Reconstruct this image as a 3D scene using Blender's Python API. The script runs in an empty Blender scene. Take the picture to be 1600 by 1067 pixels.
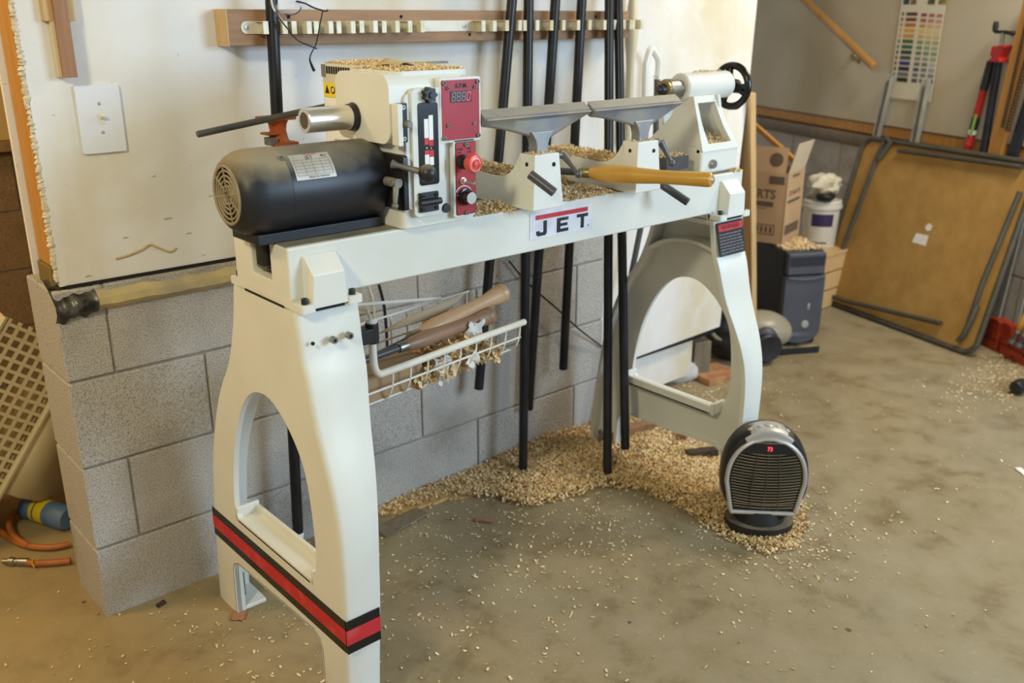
import bpy, bmesh, math, random
import numpy as np
from mathutils import Vector as V, Matrix
from mathutils.geometry import tessellate_polygon

random.seed(7)
rng = np.random.default_rng(7)
SC = bpy.context.scene
COL = SC.collection
PI = math.pi

# ------------------------------------------------------------------ camera
CAM = V((-0.5051, -2.0052, 1.3263))
YAW, PIT, ROL, FPX = 0.71935, 0.33705, 0.0019, 1461.62
_f = V((math.sin(YAW) * math.cos(PIT), math.cos(YAW) * math.cos(PIT), -math.sin(PIT)))
_r = V((math.cos(YAW), -math.sin(YAW), 0))
_u = _r.cross(_f)
_c, _s = math.cos(ROL), math.sin(ROL)
RIGHT, UP, FWD = _c * _r + _s * _u, -_s * _r + _c * _u, _f


def at(px, py, axis, val):
    """where the sight line of a photograph pixel meets a real plane X/Y/Z = val"""
    d = RIGHT * ((px - 800) / FPX) - UP * ((py - 533.5) / FPX) + FWD
    k = 'XYZ'.index(axis)
    return CAM + d * ((val - CAM[k]) / d[k])


def atp(px, py, P0, n):
    d = RIGHT * ((px - 800) / FPX) - UP * ((py - 533.5) / FPX) + FWD
    return CAM + d * ((P0 - CAM).dot(n) / d.dot(n))


cd = bpy.data.cameras.new('camera')
cam = bpy.data.objects.new('camera', cd)
COL.objects.link(cam)
cam.matrix_world = Matrix((
    (RIGHT.x, UP.x, -FWD.x, CAM.x), (RIGHT.y, UP.y, -FWD.y, CAM.y),
    (RIGHT.z, UP.z, -FWD.z, CAM.z), (0, 0, 0, 1)))
cd.sensor_width = 36
cd.lens = FPX * 36 / 1600
cd.clip_start = .05
cd.dof.use_dof = True
cd.dof.focus_distance = 1.85
cd.dof.aperture_fstop = 3.6
SC.camera = cam

# ------------------------------------------------------------------ light
w = bpy.data.worlds.new('world')
SC.world = w
w.use_nodes = True
bg = w.node_tree.nodes['Background']
bg.inputs[0].default_value = (.80, .90, 1.0, 1)
bg.inputs[1].default_value = 0.55


def area(name, loc, tgt, sx, sy, energy, color):
    l = bpy.data.lights.new(name, 'AREA')
    l.shape = 'RECTANGLE'
    l.size, l.size_y, l.energy, l.color = sx, sy, energy, color
    o = bpy.data.objects.new(name, l)
    COL.objects.link(o)
    o.location = loc
    o.rotation_euler = (V(tgt) - V(loc)).to_track_quat('-Z', 'Y').to_euler()
    return o


area('window_daylight', (2.2, -3.4, 1.65), (.8, -.4, .8), 1.2, 1.1, 78, (.56, .77, 1.0))
area('workshop_lamp', (-1.45, -1.55, 2.25), (.6, -.3, .7), .3, .3, 29, (1.0, .92, .64))
area('ceiling_lamp', (2.9, -1.1, 2.42), (3.1, -.6, 0), .8, .3, 36, (1.0, .90, .73))
area('side_room_lamp', (-1.2, .6, 2.2), (-.2, .9, .3), .4, .4, 20, (1.0, .68, .32))

vs = SC.view_settings
vs.view_transform = 'Standard'
vs.look = 'None'
vs.exposure = 0.0
vs.gamma = 1.0
vs.use_curve_mapping = False


# ------------------------------------------------------------------ materials
def lin(h):
    h = h.lstrip('#')
    c = [int(h[i:i + 2], 16) / 255 for i in (0, 2, 4)]
    return tuple(x / 12.92 if x <= .04045 else ((x + .055) / 1.055) ** 2.4 for x in c) + (1,)


class NT:
    def __init__(s, name):
        s.m = bpy.data.materials.new(name)
        s.m.use_nodes = True
        s.t = s.m.node_tree
        s.b = s.t.nodes['Principled BSDF']
        s.co = s.t.nodes.new('ShaderNodeTexCoord').outputs['Object']

    def n(s, typ, **kw):
        x = s.t.nodes.new(typ)
        for k, v in kw.items():
            setattr(x, k, v)
        return x

    def l(s, a, b):
        s.t.links.new(a, b)

    def map(s, scale, loc=(0, 0, 0)):
        m = s.n('ShaderNodeMapping')
        m.inputs['Scale'].default_value = scale
        m.inputs['Location'].default_value = loc
        s.l(s.co, m.inputs[0])
        return m.outputs[0]

    def noise(s, scale, detail=4, vec=None, rough=.55, dist=0):
        x = s.n('ShaderNodeTexNoise')
        x.inputs['Scale'].default_value = scale
        x.inputs['Detail'].default_value = detail
        x.inputs['Roughness'].default_value = rough
        x.inputs['Distortion'].default_value = dist
        s.l(vec or s.co, x.inputs['Vector'])
        return x.outputs['Fac']

    def ramp(s, fac, stops):
        r = s.n('ShaderNodeValToRGB')
        e = r.color_ramp.elements
        while len(e) < len(stops):
            e.new(.5)
        for i, (p, c) in enumerate(stops):
            e[i].position = p
            e[i].color = c if len(c) == 4 else (*c, 1)
        s.l(fac, r.inputs[0])
        return r.outputs[0]

    def mix(s, fac, a, b, blend='MIX'):
        m = s.n('ShaderNodeMix', data_type='RGBA', blend_type=blend)
        for k, v in ((0, fac), (6, a), (7, b)):
            if hasattr(v, 'is_linked') or hasattr(v, 'links'):
                s.l(v, m.inputs[k])
            else:
                m.inputs[k].default_value = v
        return m.outputs[2]

    def mth(s, op, a, b=0.0):
        m = s.n('ShaderNodeMath', operation=op)
        for k, v in ((0, a), (1, b)):
            if hasattr(v, 'links'):
                s.l(v, m.inputs[k])
            else:
                m.inputs[k].default_value = v
        return m.outputs[0]

    def bump(s, h, strength=.3, dist=.002):
        b = s.n('ShaderNodeBump')
        b.inputs['Strength'].default_value = strength
        b.inputs['Distance'].default_value = dist
        s.l(h, b.inputs['Height'])
        s.l(b.outputs[0], s.b.inputs['Normal'])

    def base(s, c):
        if hasattr(c, 'links'):
            s.l(c, s.b.inputs['Base Color'])
        else:
            s.b.inputs['Base Color'].default_value = c

    def set(s, rough=.5, metal=0, spec=None):
        s.b.inputs['Roughness'].default_value = rough
        s.b.inputs['Metallic'].default_value = metal
        if spec is not None:
            s.b.inputs['Specular IOR Level'].default_value = spec


BK = (0, 0, 0, 1)
WH = (1, 1, 1, 1)


def mat(name, c1, c2=None, scale=6, rough=.5, metal=0, bump=0, bscale=80, stops=(.38, .66), stretch=(1, 1, 1), dust=None, dustlim=.55, spec=None):
    t = NT(name)
    t.set(rough, metal, spec)
    c = lin(c1)
    vec = t.map(stretch)
    if c2:
        c = t.ramp(t.noise(scale, 6, vec), [(stops[0], lin(c1)), (stops[1], lin(c2))])
    if dust:                                  # sawdust settles on faces that look up
        g = t.n('ShaderNodeNewGeometry')
        sx = t.n('ShaderNodeSeparateXYZ')
        t.l(g.outputs['Normal'], sx.inputs[0])
        k = t.mth('ADD', sx.outputs[2], t.mth('MULTIPLY', t.mth('SUBTRACT', t.noise(9, 6), .5), 1.3))
        f = t.ramp(k, [(dustlim, BK), (min(1, dustlim + .55), (.85, .85, .85, 1))])
        c = t.mix(f, c, lin(dust))
        rr = t.ramp(f, [(0, (rough,) * 3), (1, (.95,) * 3)])
        t.l(rr, t.b.inputs['Roughness'])
    t.base(c)
    if bump:
        t.bump(t.noise(bscale, 5, vec), bump)
    return t.m


def wood(name, c1, c2, stretch=(1, 1, .08), scale=60, rough=.6):
    t = NT(name)
    t.set(rough)
    v = t.map(stretch)
    n = t.noise(scale, 5, v, .6, .6)
    t.base(t.ramp(n, [(.32, lin(c1)), (.7, lin(c2))]))
    t.bump(n, .15, .001)
    return t.m


M = {}
M['cream'] = mat('cream_paint', '#e0e0d8', '#dad9ce', 5, .42, bump=.12, bscale=160)
M['bedtop'] = mat('worn_bed_way', '#7f7a6c', '#a59b80', 9, .55, .3, bump=.1)
M['black'] = mat('black_metal', '#17181b', '#222226', 30, .45)
M['blackgloss'] = mat('black_gloss', '#0e0e10', None, rough=.22)
M['blackdust'] = mat('dusty_black_paint', '#191a1f', '#222329', 8, .42, dust='#8f8672', dustlim=.42)
M['coverdust'] = mat('sawdust_covered_black', '#191a1f', '#222329', 8, .45, dust='#9a8e74', dustlim=.18)
M['pipe'] = mat('black_iron_pipe', '#121215', '#26242a', 14, .38, .2, bump=.08, bscale=60)
M['steel'] = mat('polished_steel', '#e6e3dc', None, rough=.26, metal=.9)
M['steel2'] = mat('brushed_steel', '#a8a59e', '#8d8a84', 30, .38, 1)
M['iron'] = mat('grey_cast_iron', '#868a93', '#a39e93', 12, .45, .55, bump=.1, bscale=120)
M['irontop'] = mat('smooth_rest_face', '#9b9992', '#aaa594', 14, .5, .45)
M['irondark'] = mat('dark_oiled_steel', '#54555b', '#66645f', 14, .4, .5)
M['grey_lever'] = mat('dusty_grey_lever', '#6c6a66', '#8a857a', 20, .5, .3)
M['red'] = mat('red_panel', '#9c1424', '#a81c2a', 8, .45)
M['redbtn'] = mat('red_button', '#e0473c', '#d65c4e', 14, .35)
M['white'] = mat('white_print', '#efeeea', None, rough=.5)
M['redprint'] = mat('red_print', '#c3272f', '#cf5a5c', 22, .55, stops=(.5, .85))
M['blackprint'] = mat('black_print', '#17171a', '#56565c', 40, .6, stops=(.55, .8))
M['greyprint'] = mat('grey_print', '#77757a', None, rough=.6)
M['sticker'] = mat('scuffed_sticker', '#e4e3e6', '#c9cad6', 25, .5, stops=(.4, .8))
M['silverlabel_boresheen'] = mat('silver_label_and_bore_sheen', '#c9c5bd', '#b9b3a8', 18, .42, .3)
M['lcd'] = mat('display_window', '#3a2026', None, rough=.2)
M['lcdoff'] = mat('dark_segment', '#9b8f90', None, rough=.4)
M['yellow'] = mat('yellow_sticker', '#f0cf1c', None, rough=.5)
M['inverter'] = mat('inverter_case', '#c9c4b2', '#d3ccb6', 6, .6)
M['darkgap'] = mat('dark_gap', '#1d1a16', None, rough=.9)
M['orange'] = mat('orange_cast', '#b4561c', '#8d4318', 18, .55, bump=.15)
M['redorange'] = mat('red_orange_paint', '#a8381e', '#92301a', 12, .5)
M['clampred'] = mat('clamp_red', '#b3221e', '#8d1c1a', 20, .4)
M['galv'] = mat('galvanised_steel', '#a2a29c', '#b4b2a8', 20, .45, .35)
M['tablemetal'] = mat('dull_bronze_tube', '#4d4a40', '#5b564a', 20, .5, .3)
M['hardboard'] = mat('tan_hardboard', '#a27b3e', '#ae8849', 14, .75, bump=.05)
M['cardboard'] = mat('cardboard', '#a98a66', '#b3946f', 6, .85)
M['cardboard2'] = mat('pale_cardboard', '#b9a88c', '#c7b79b', 6, .85)
M['print'] = mat('box_print', '#5d4a3a', None, rough=.9)
M['bucket'] = mat('bucket_plastic', '#d8d2c4', '#c9c0ac', 8, .5)
M['purple'] = mat('purple_label', '#34264a', None, rough=.5)
M['bag'] = mat('white_bag', '#d9d2bd', '#c6bb9c', 12, .6, bump=.5, bscale=25)
M['pcblack'] = mat('dusty_black_plastic', '#141416', '#1d1d20', 9, .5, dust='#b09c74', dustlim=.75)
M['pcgrey'] = mat('blue_grey_plastic', '#45444b', '#4c4b54', 8, .5)
M['pcdrive'] = mat('dark_drive_face', '#23242c', None, rough=.4)
M['vacblack'] = mat('vacuum_black', '#18181a', '#232325', 10, .5)
M['vacgrey'] = mat('vacuum_dome', '#8d8470', '#a39a84', 9, .35)
M['heater'] = mat('heater_black', '#161616', '#232220', 12, .42, dust='#7a6c54', dustlim=.62)
M['heatersilver'] = mat('heater_silver', '#b4b0aa', '#c0bbb2', 12, .35, .35)
M['slat'] = mat('dusty_slat', '#3a352d', '#4a4336', 30, .55, dust='#a08a62', dustlim=.5)
M['wirewhite'] = mat('white_coated_wire', '#e8e4d8', '#dcd6c4', 10, .35)
M['clipmetal'] = mat('dusty_clip_metal', '#ddd8c6', '#cdbf98', 30, .45, .15, dust='#cdb98a', dustlim=.5)
M['lattice'] = mat('cream_plastic', '#d8c79a', '#cdbb8c', 8, .45)
M['blue'] = mat('blue_paint', '#4d6f96', '#6b7c8c', 14, .5)
M['canyellow'] = mat('yellow_label', '#d8be2a', None, rough=.5)
M['hose'] = mat('orange_hose', '#b4692c', '#a05a26', 20, .5)
M['brass'] = mat('dull_brass', '#9a8a5c', None, rough=.4, metal=.8)
M['paper'] = mat('paper_white', '#e6e3de', '#d8d4cc', 20, .8)
M['foldpaper'] = mat('tan_paper', '#cdb88c', '#b7a070', 20, .8)
M['poster'] = mat('poster_paper', '#ddd6bf', '#e2dcc8', 5, .6)
M['plate'] = mat('switch_plate', '#e4e6ea', None, rough=.35)
M['brick'] = mat('red_brick', '#9c6a48', '#b8895c', 25, .9, bump=.4)
M['stone'] = mat('white_stone', '#b9b6b4', '#d4d0cb', 25, .9, bump=.6, bscale=40)
M['chain'] = mat('rusty_chain', '#3d3226', '#55432c', 60, .7, .3, bump=.5)
M['treated'] = wood('treated_wood', '#6e5a2c', '#88703a')
M['stud'] = wood('stud_wood', '#b07a34', '#c48f45')
M['rail'] = wood('rail_wood', '#96704e', '#a9835f', (.08, 1, 1))
M['pine'] = wood('pine_wood', '#c6a06c', '#d6b480')
M['pinedark'] = wood('brown_wood', '#7d5a3a', '#94704c')
M['mahog'] = wood('red_brown_wood', '#94694a', '#a67a58')
M['handle'] = wood('amber_handle', '#c39138', '#d2a34a', (.25, .25, .25), 30, .32)
M['chiselA'] = wood('light_handle', '#c39a70', '#d2aa80', (.3, .3, .3), 30, .35)
M['chiselB'] = wood('brown_handle', '#8c6a52', '#a07c62', (.3, .3, .3), 30, .4)
M['pale'] = wood('pale_turning', '#d6c4a0', '#e0d2b2', (1, 1, .2), 20, .5)
M['handrail'] = wood('handrail_wood', '#a87a3c', '#ba8c4c', (.3, .3, .3), 30, .4)
M['greywood'] = wood('weathered_wood', '#6d604c', '#857660')


def em(name, c, s):
    t = NT(name)
    t.base(lin(c))
    t.b.inputs['Emission Color'].default_value = lin(c)
    t.b.inputs['Emission Strength'].default_value = s
    return t.m


M['ledred'] = em('red_led', '#ff3b4a', 1.6)

t = NT('drywall')                              # mudded board with smears of filler and dust
t.set(.75)
a = t.ramp(t.noise(2.6, 5, t.map((1.5, 1, .5)), .5, .3), [(.38, lin('#e6e5e3')), (.52, lin('#e0dacf')), (.68, lin('#d6cab0'))])
b = t.ramp(t.noise(9, 5, t.map((1, 1, 1.6)), .55, .4), [(.52, BK), (.72, WH)])
c = t.mix(t.mth('MULTIPLY', b, .45), a, lin('#e9e8e8'))
sp = t.ramp(t.noise(55, 3), [(.70, BK), (.75, WH)])
t.base(t.mix(t.mth('MULTIPLY', sp, .5), c, lin('#8c7a5a')))
t.bump(t.noise(40, 5), .12)
M['drywall'] = t.m
t = NT('drywall_dim')
t.set(.8)
t.base(t.ramp(t.noise(1.6, 5, None, .5, .8), [(.4, lin('#c9c0ac')), (.65, lin('#b8ab8c'))]))
M['drywall2'] = t.m
M['gypsum'] = mat('torn_gypsum', '#e0d6c2', '#c4b394', 60, .95, bump=.8, bscale=90)


def block_mat(name, c1, c2, cd):
    t = NT(name)
    t.set(.92)
    n1 = t.noise(330, 3)
    n2 = t.noise(3.2, 4)
    a = t.ramp(n1, [(.36, lin(cd)), (.47, lin(c1)), (.7, lin(c2))])
    st = t.ramp(n2, [(.5, BK), (.75, (.5, .5, .5, 1))])
    t.base(t.mix(st, a, lin('#8f7a52'), 'MULTIPLY'))
    v = t.n('ShaderNodeTexVoronoi')
    v.inputs['Scale'].default_value = 150
    t.l(t.co, v.inputs['Vector'])
    h = t.mth('ADD', n1, t.mth('MULTIPLY', v.outputs['Distance'], .6))
    t.bump(h, .5, .003)
    return t.m


M['block'] = block_mat('concrete_block', '#b1aba3', '#c4beb5', '#8a8378')
M['mortar'] = mat('mortar', '#8f897e', '#a59d8e', 40, .95, bump=.6)
M['ledge'] = mat('mortar_ledge', '#c7b27c', '#9c8f70', 9, .9, bump=.9, bscale=30)
M['foil'] = mat('tar_foil', '#1b1a18', '#6e685c', 30, .35, .4, bump=.9, bscale=40)

t = NT('concrete_floor')
t.set(.62)
big = t.noise(1.3, 5, None, .55, .2)
mid = t.noise(7, 8, None, .68, .15)
a = t.ramp(big, [(.34, lin('#847860')), (.52, lin('#8d7b57')), (.68, lin('#79643c'))])
b = t.ramp(mid, [(.34, lin('#5d533e')), (.47, lin('#93886f')), (.66, lin('#a89d86'))])
c = t.mix(.42, a, b)
sx = t.n('ShaderNodeSeparateXYZ')
t.l(t.co, sx.inputs[0])
k = t.mth('ADD', t.mth('MULTIPLY', sx.outputs[0], -1.0), t.mth('MULTIPLY', mid, .9))
film = t.ramp(k, [(.05, BK), (.75, (.8, .8, .8, 1))])      # sawdust film on the left
c = t.mix(film, c, lin('#ad9461'))
v = t.n('ShaderNodeTexVoronoi')
v.inputs['Scale'].default_value = 5.5
t.l(t.map((1, 1, 1), (.37, .11, 0)), v.inputs['Vector'])
vr = t.n('ShaderNodeSeparateXYZ')
t.l(v.outputs['Color'], vr.inputs[0])
thr = t.mth('MULTIPLY', t.mth('SUBTRACT', vr.outputs[0], .55), .14)
spot = t.mth('LESS_THAN', t.mth('ADD', v.outputs['Distance'], t.mth('MULTIPLY', t.noise(60, 3), .03)), thr)
c = t.mix(t.mth('MULTIPLY', spot, .75), c, lin('#33323a'))
fine = t.noise(90, 4)
c = t.mix(t.ramp(fine, [(.62, BK), (.74, (.35, .35, .35, 1))]), c, lin('#cbb486'))
t.base(c)
t.l(t.ramp(mid, [(.3, (.45,) * 3), (.7, (.75,) * 3)]), t.b.inputs['Roughness'])
t.bump(t.noise(30, 6), .12)
M['floor'] = t.m


def shaving_mat(name, cols):
    t = NT(name)
    t.set(.75)
    g = t.n('ShaderNodeNewGeometry')
    n = len(cols)
    t.base(t.ramp(g.outputs['Random Per Island'], [(i / (n - 1), lin(c)) for i, c in enumerate(cols)]))
    return t.m


M['shav'] = shaving_mat('wood_shavings', ['#c29a5c', '#dcbc82', '#ecd4a2', '#d2a868', '#f0e0bc', '#b98c4e'])
M['shavfine'] = shaving_mat('fine_shavings', ['#d8b884', '#ead2a6', '#f2e2bf', '#dfbf8c', '#cda971'])
M['mound'] = mat('sawdust_mound', '#b28a4e', '#cfa868', 60, .95, bump=1, bscale=120)


# ------------------------------------------------------------------ mesh builder
class MB:
    def __init__(s):
        s.bm = bmesh.new()

    def box(s, a, b, mat=None):
        """axis-aligned box between two corners, optionally moved by a matrix"""
        a, b = V(a), V(b)
        vs = [s.bm.verts.new((x, y, z)) for x in (a.x, b.x) for y in (a.y, b.y) for z in (a.z, b.z)]
        if mat is not None:
            for v in vs:
                v.co = mat @ v.co
        for f in ((0, 1, 3, 2), (4, 6, 7, 5), (0, 4, 5, 1), (2, 3, 7, 6), (0, 2, 6, 4), (1, 5, 7, 3)):
            s.bm.faces.new([vs[i] for i in f])
        return s

    def tube(s, pts, r, seg=10, closed=False, flat=None):
        pts = [V(p) for p in pts]
        n = len(pts)
        rs = r if isinstance(r, (list, tuple)) else [r] * n
        rings = []
        d0 = (pts[1] - pts[0]).normalized()
        nx = d0.orthogonal().normalized()
        if flat:
            nx = V(flat)
        for i, p in enumerate(pts):
            if closed:
                d = (pts[(i + 1) % n] - pts[i - 1]).normalized()
            else:
                d = (pts[min(i + 1, n - 1)] - pts[max(i - 1, 0)]).normalized()
            nx = (nx - d * nx.dot(d)).normalized()
            ny = d.cross(nx)
            rings.append([s.bm.verts.new(p + (nx * math.cos(2 * PI * k / seg) + ny * math.sin(2 * PI * k / seg)) * rs[i]) for k in range(seg)])
        for i in range(n if closed else n - 1):
            A, B = rings[i], rings[(i + 1) % n]
            for k in range(seg):
                s.bm.faces.new((A[k], A[(k + 1) % seg], B[(k + 1) % seg], B[k]))
        if not closed:
            s.bm.faces.new(rings[0][::-1])
            s.bm.faces.new(rings[-1])
        return s

    def lathe(s, prof, o, axis, seg=24, caps=True):
        """profile of (radius, height) turned about an axis through o"""
        o, ax = V(o), V(axis).normalized()
        nx = ax.orthogonal().normalized()
        ny = ax.cross(nx)
        rings = []
        for r, h in prof:
            r = max(r, 1e-5)
            rings.append([s.bm.verts.new(o + ax * h + (nx * math.cos(2 * PI * k / seg) + ny * math.sin(2 * PI * k / seg)) * r) for k in range(seg)])
        for A, B in zip(rings, rings[1:]):
            for k in range(seg):
                s.bm.faces.new((A[k], A[(k + 1) % seg], B[(k + 1) % seg], B[k]))
        if caps:
            s.bm.faces.new(rings[0][::-1])
            s.bm.faces.new(rings[-1])
        return s

    def plate(s, outer, holes, depth, mt, bevel=0):
        """flat outline with holes in local XY, thickened along local Z from 0 to depth, moved by mt"""
        loops = [outer] + list(holes)
        flat = [V((p[0], p[1], 0)) for lp in loops for p in lp]
        tris = tessellate_polygon([[V((p[0], p[1], 0)) for p in lp] for lp in loops])
        lo = [s.bm.verts.new(mt @ p) for p in flat]
        hi = [s.bm.verts.new(mt @ (p + V((0, 0, depth)))) for p in flat]
        for tr in tris:
            try:
                s.bm.faces.new([lo[i] for i in tr][::-1])
                s.bm.faces.new([hi[i] for i in tr])
            except ValueError:
                pass
        k = 0
        for lp in loops:
            m = len(lp)
            for i in range(m):
                a, b = k + i, k + (i + 1) % m
                s.bm.faces.new((lo[a], lo[b], hi[b], hi[a]))
            k += m
        return s

    def grid(s, fn, nu, nv):
        vs = [[s.bm.verts.new(fn(i / nu, j / nv)) for j in range(nv + 1)] for i in range(nu + 1)]
        for i in range(nu):
            for j in range(nv):
                s.bm.faces.new((vs[i][j], vs[i + 1][j], vs[i + 1][j + 1], vs[i][j + 1]))
        return s

    def sphere(s, c, r, seg=16, mt=None):
        n = seg // 2
        m = Matrix.Translation(V(c)) @ (mt or Matrix.Identity(4))
        prof = [(r * math.sin(PI * i / n), -r * math.cos(PI * i / n)) for i in range(n + 1)]
        k0 = len(s.bm.verts)
        s.lathe(prof, (0, 0, 0), (0, 0, 1), seg, False)
        s.bm.verts.ensure_lookup_table()
        for v in list(s.bm.verts)[k0:]:
            v.co = m @ v.co
        return s


def fr(o, x, y):
    """frame with local x, y axes; z = x cross y"""
    x, y = V(x).normalized(), V(y).normalized()
    z = x.cross(y)
    return Matrix(((x.x, y.x, z.x, o[0]), (x.y, y.y, z.y, o[1]), (x.z, y.z, z.z, o[2]), (0, 0, 0, 1)))


def front(x, y, z):                       # local x -> +X, local y -> +Z, local z -> -Y (towards the camera side)
    return fr((x, y, z), (1, 0, 0), (0, 0, 1))


def rr(x0, y0, x1, y1, r, n=4):
    out = []
    for cx, cy, a0 in ((x1 - r, y0 + r, -90), (x1 - r, y1 - r, 0), (x0 + r, y1 - r, 90), (x0 + r, y0 + r, 180)):
        for k in range(n + 1):
            a = math.radians(a0 + 90 * k / n)
            out.append((cx + r * math.cos(a), cy + r * math.sin(a)))
    return out


def circ(cx, cy, r, n=24, ry=None):
    return [(cx + r * math.cos(2 * PI * k / n), cy + (ry or r) * math.sin(2 * PI * k / n)) for k in range(n)]


def spline(pts, n=6, closed=False):
    """Catmull-Rom through points (tuples of any length)"""
    P = [np.array(p, float) for p in pts]
    out = []
    m = len(P)
    rng_ = range(m if closed else m - 1)
    for i in rng_:
        if closed:
            p0, p1, p2, p3 = P[i - 1], P[i], P[(i + 1) % m], P[(i + 2) % m]
        else:
            p0, p1, p2, p3 = P[max(i - 1, 0)], P[i], P[i + 1], P[min(i + 2, m - 1)]
        for k in range(n):
            u = k / n
            out.append(tuple(.5 * ((2 * p1) + (-p0 + p2) * u + (2 * p0 - 5 * p1 + 4 * p2 - p3) * u * u + (-p0 + 3 * p1 - 3 * p2 + p3) * u ** 3)))
    if not closed:
        out.append(tuple(P[-1]))
    return out


def obj(name, mb, m, parent=None, bevel=0, seg=2, sharp=38, sub=0):
    bm = mb.bm
    bmesh.ops.recalc_face_normals(bm, faces=bm.faces)
    me = bpy.data.meshes.new(name)
    bm.to_mesh(me)
    bm.free()
    for p in me.polygons:
        p.use_smooth = True
    me.set_sharp_from_angle(angle=math.radians(sharp))
    if isinstance(m, str):
        m = M[m]
    me.materials.append(m)
    o = bpy.data.objects.new(name, me)
    COL.objects.link(o)
    if parent is not None:
        setp(o, parent)
    if bevel:
        b = o.modifiers.new('bevel', 'BEVEL')
        b.width, b.segments, b.limit_method, b.angle_limit = bevel, seg, 'ANGLE', math.radians(40)
        b.harden_normals = True
    if sub:
        b = o.modifiers.new('subdivision', 'SUBSURF')
        b.levels = b.render_levels = sub
    return o


def setp(o, parent):
    o.parent = parent
    mw = parent.matrix_basis if parent.parent is None else Matrix.Identity(4)
    o.matrix_parent_inverse = mw.inverted()


def tag(o, label=None, cat=None, group=None, kind=None):
    for k, v in (('label', label), ('category', cat), ('group', group), ('kind', kind)):
        if v:
            o[k] = v
    return o


def thing(name, loc, label, cat, group=None):
    o = bpy.data.objects.new(name, None)
    o.empty_display_size = .05
    COL.objects.link(o)
    o.location = loc
    o.matrix_basis = Matrix.Translation(V(loc))
    return tag(o, label, cat, group)


def text(name, s, size, mt, m, parent, align='LEFT', sx=1.0, depth=.0003, bold=0):
    c = bpy.data.curves.new(name, 'FONT')
    c.body, c.size, c.align_x, c.extrude = s, size, align, depth
    c.resolution_u = 2
    c.offset = bold
    to = bpy.data.objects.new(name, c)
    me = bpy.data.meshes.new_from_object(to)
    bpy.data.objects.remove(to)
    me.transform(mt @ Matrix.Diagonal((sx, 1, 1, 1)))
    me.materials.clear()
    me.materials.append(M[m])
    o = bpy.data.objects.new(name, me)
    COL.objects.link(o)
    setp(o, parent)
    return o


def screw(mb, p, n, r=.004, h=.004):
    """socket head: cylinder with a recessed well"""
    mb.lathe([(r, 0), (r, h), (r * .92, h * 1.15), (r * .5, h * 1.15), (r * .5, h * .5), (0, h * .5)], p, n, 14, False)


def points_in(poly, x, y):
    inside = np.zeros(x.shape, bool)
    j = len(poly) - 1
    for i in range(len(poly)):
        xi, yi = poly[i]
        xj, yj = poly[j]
        cnd = ((yi > y) != (yj > y)) & (x < (xj - xi) * (y - yi) / (yj - yi + 1e-12) + xi)
        inside ^= cnd
        j = i
    return inside


def dist_poly(poly, x, y):
    d = np.full(x.shape, 9.0)
    for i in range(len(poly)):
        a, b = np.array(poly[i]), np.array(poly[(i + 1) % len(poly)])
        ab = b - a
        tt = np.clip(((x - a[0]) * ab[0] + (y - a[1]) * ab[1]) / (ab @ ab + 1e-12), 0, 1)
        d = np.minimum(d, np.hypot(x - a[0] - tt * ab[0], y - a[1] - tt * ab[1]))
    return d


def chips(name, P, size, m, parent=None, tilt=.6, curl=.6):
    """many curled flakes in one mesh at points P (n,3)"""
    n = len(P)
    a = rng.uniform(0, 2 * PI, n)
    L = size * rng.uniform(.5, 1.5, n)
    Wd = size * rng.uniform(.25, .7, n)
    tx, ty = rng.normal(0, tilt, n), rng.normal(0, tilt, n)
    ux = np.stack([np.cos(a), np.sin(a), tx], 1)
    ux /= np.linalg.norm(ux, axis=1)[:, None]
    vx = np.stack([-np.sin(a), np.cos(a), ty], 1)
    vx /= np.linalg.norm(vx, axis=1)[:, None]
    nz = np.cross(ux, vx)
    cu = (L * curl * rng.uniform(.1, .8, n))[:, None]
    vs = []
    for su, k in ((-.5, 1), (0, 0), (.5, 1)):
        for sv in (-.5, .5):
            vs.append(P + ux * (L * su)[:, None] + vx * (Wd * sv)[:, None] + nz * cu * (k * .5))
    vs = np.stack(vs, 1).reshape(-1, 3)
    i = (np.arange(n) * 6)[:, None]
    f = np.concatenate([i + np.array([0, 2, 3, 1]), i + np.array([2, 4, 5, 3])], 1).reshape(-1, 4)
    me = bpy.data.meshes.new(name)
    me.from_pydata(vs.tolist(), [], f.tolist())
    me.materials.append(M[m])
    o = bpy.data.objects.new(name, me)
    COL.objects.link(o)
    if parent is not None:
        setp(o, parent)
    o['kind'] = 'stuff'
    return o

# ================================================================== THE SETTING
def struct(name, mb, m, **k):
    o = obj(name, mb, m, **k)
    o['kind'] = 'structure'
    return o


UPZ = V((0, 0, 1))
struct('floor', MB().grid(lambda u, v: V((-2.6 + 8.4 * u, -5 + 8 * v, 0)), 2, 2), 'floor')
struct('ceiling', MB().box((-2.6, -3.6, 2.5), (5.8, 3, 2.6)), 'drywall2')

# ---- the partition: concrete blocks below, wallboard on studs above
wall = struct('wall_back', MB().box((.006, .006, -.02), (1.644, .188, .782)), 'mortar')
HB = .2032
for ci, z0 in enumerate((-.027, .1762, .3794, .5826)):
    xs = [0, .303, .709, 1.116, 1.522, 1.65] if ci % 2 == 0 else [0, .1, .506, .912, 1.319, 1.65]
    for i, (a, b) in enumerate(zip(xs, xs[1:])):
        ys = [0, .115, .194] if (ci % 2 == 1 and i == 0) else [0, .194]
        for y0, y1 in zip(ys, ys[1:]):
            e = .0022
            j = random.uniform(-.0012, .0012)
            obj('concrete_block', MB().box((a + (e if i else 0), y0 + j + (e if y0 else 0), z0 + e * 1.2), (b - e, y1 + j - e, z0 + HB - e * 1.2)),
                'block', wall, bevel=.004, seg=2)
brd = MB().plate([(.02, .79), (1.655, .79), (1.655, .19), (2.315, .205), (2.375, 1.1), (2.385, 1.5), (2.385, 2.5), (.02, 2.5)], [], .013, front(0, .028, 0))
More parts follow.
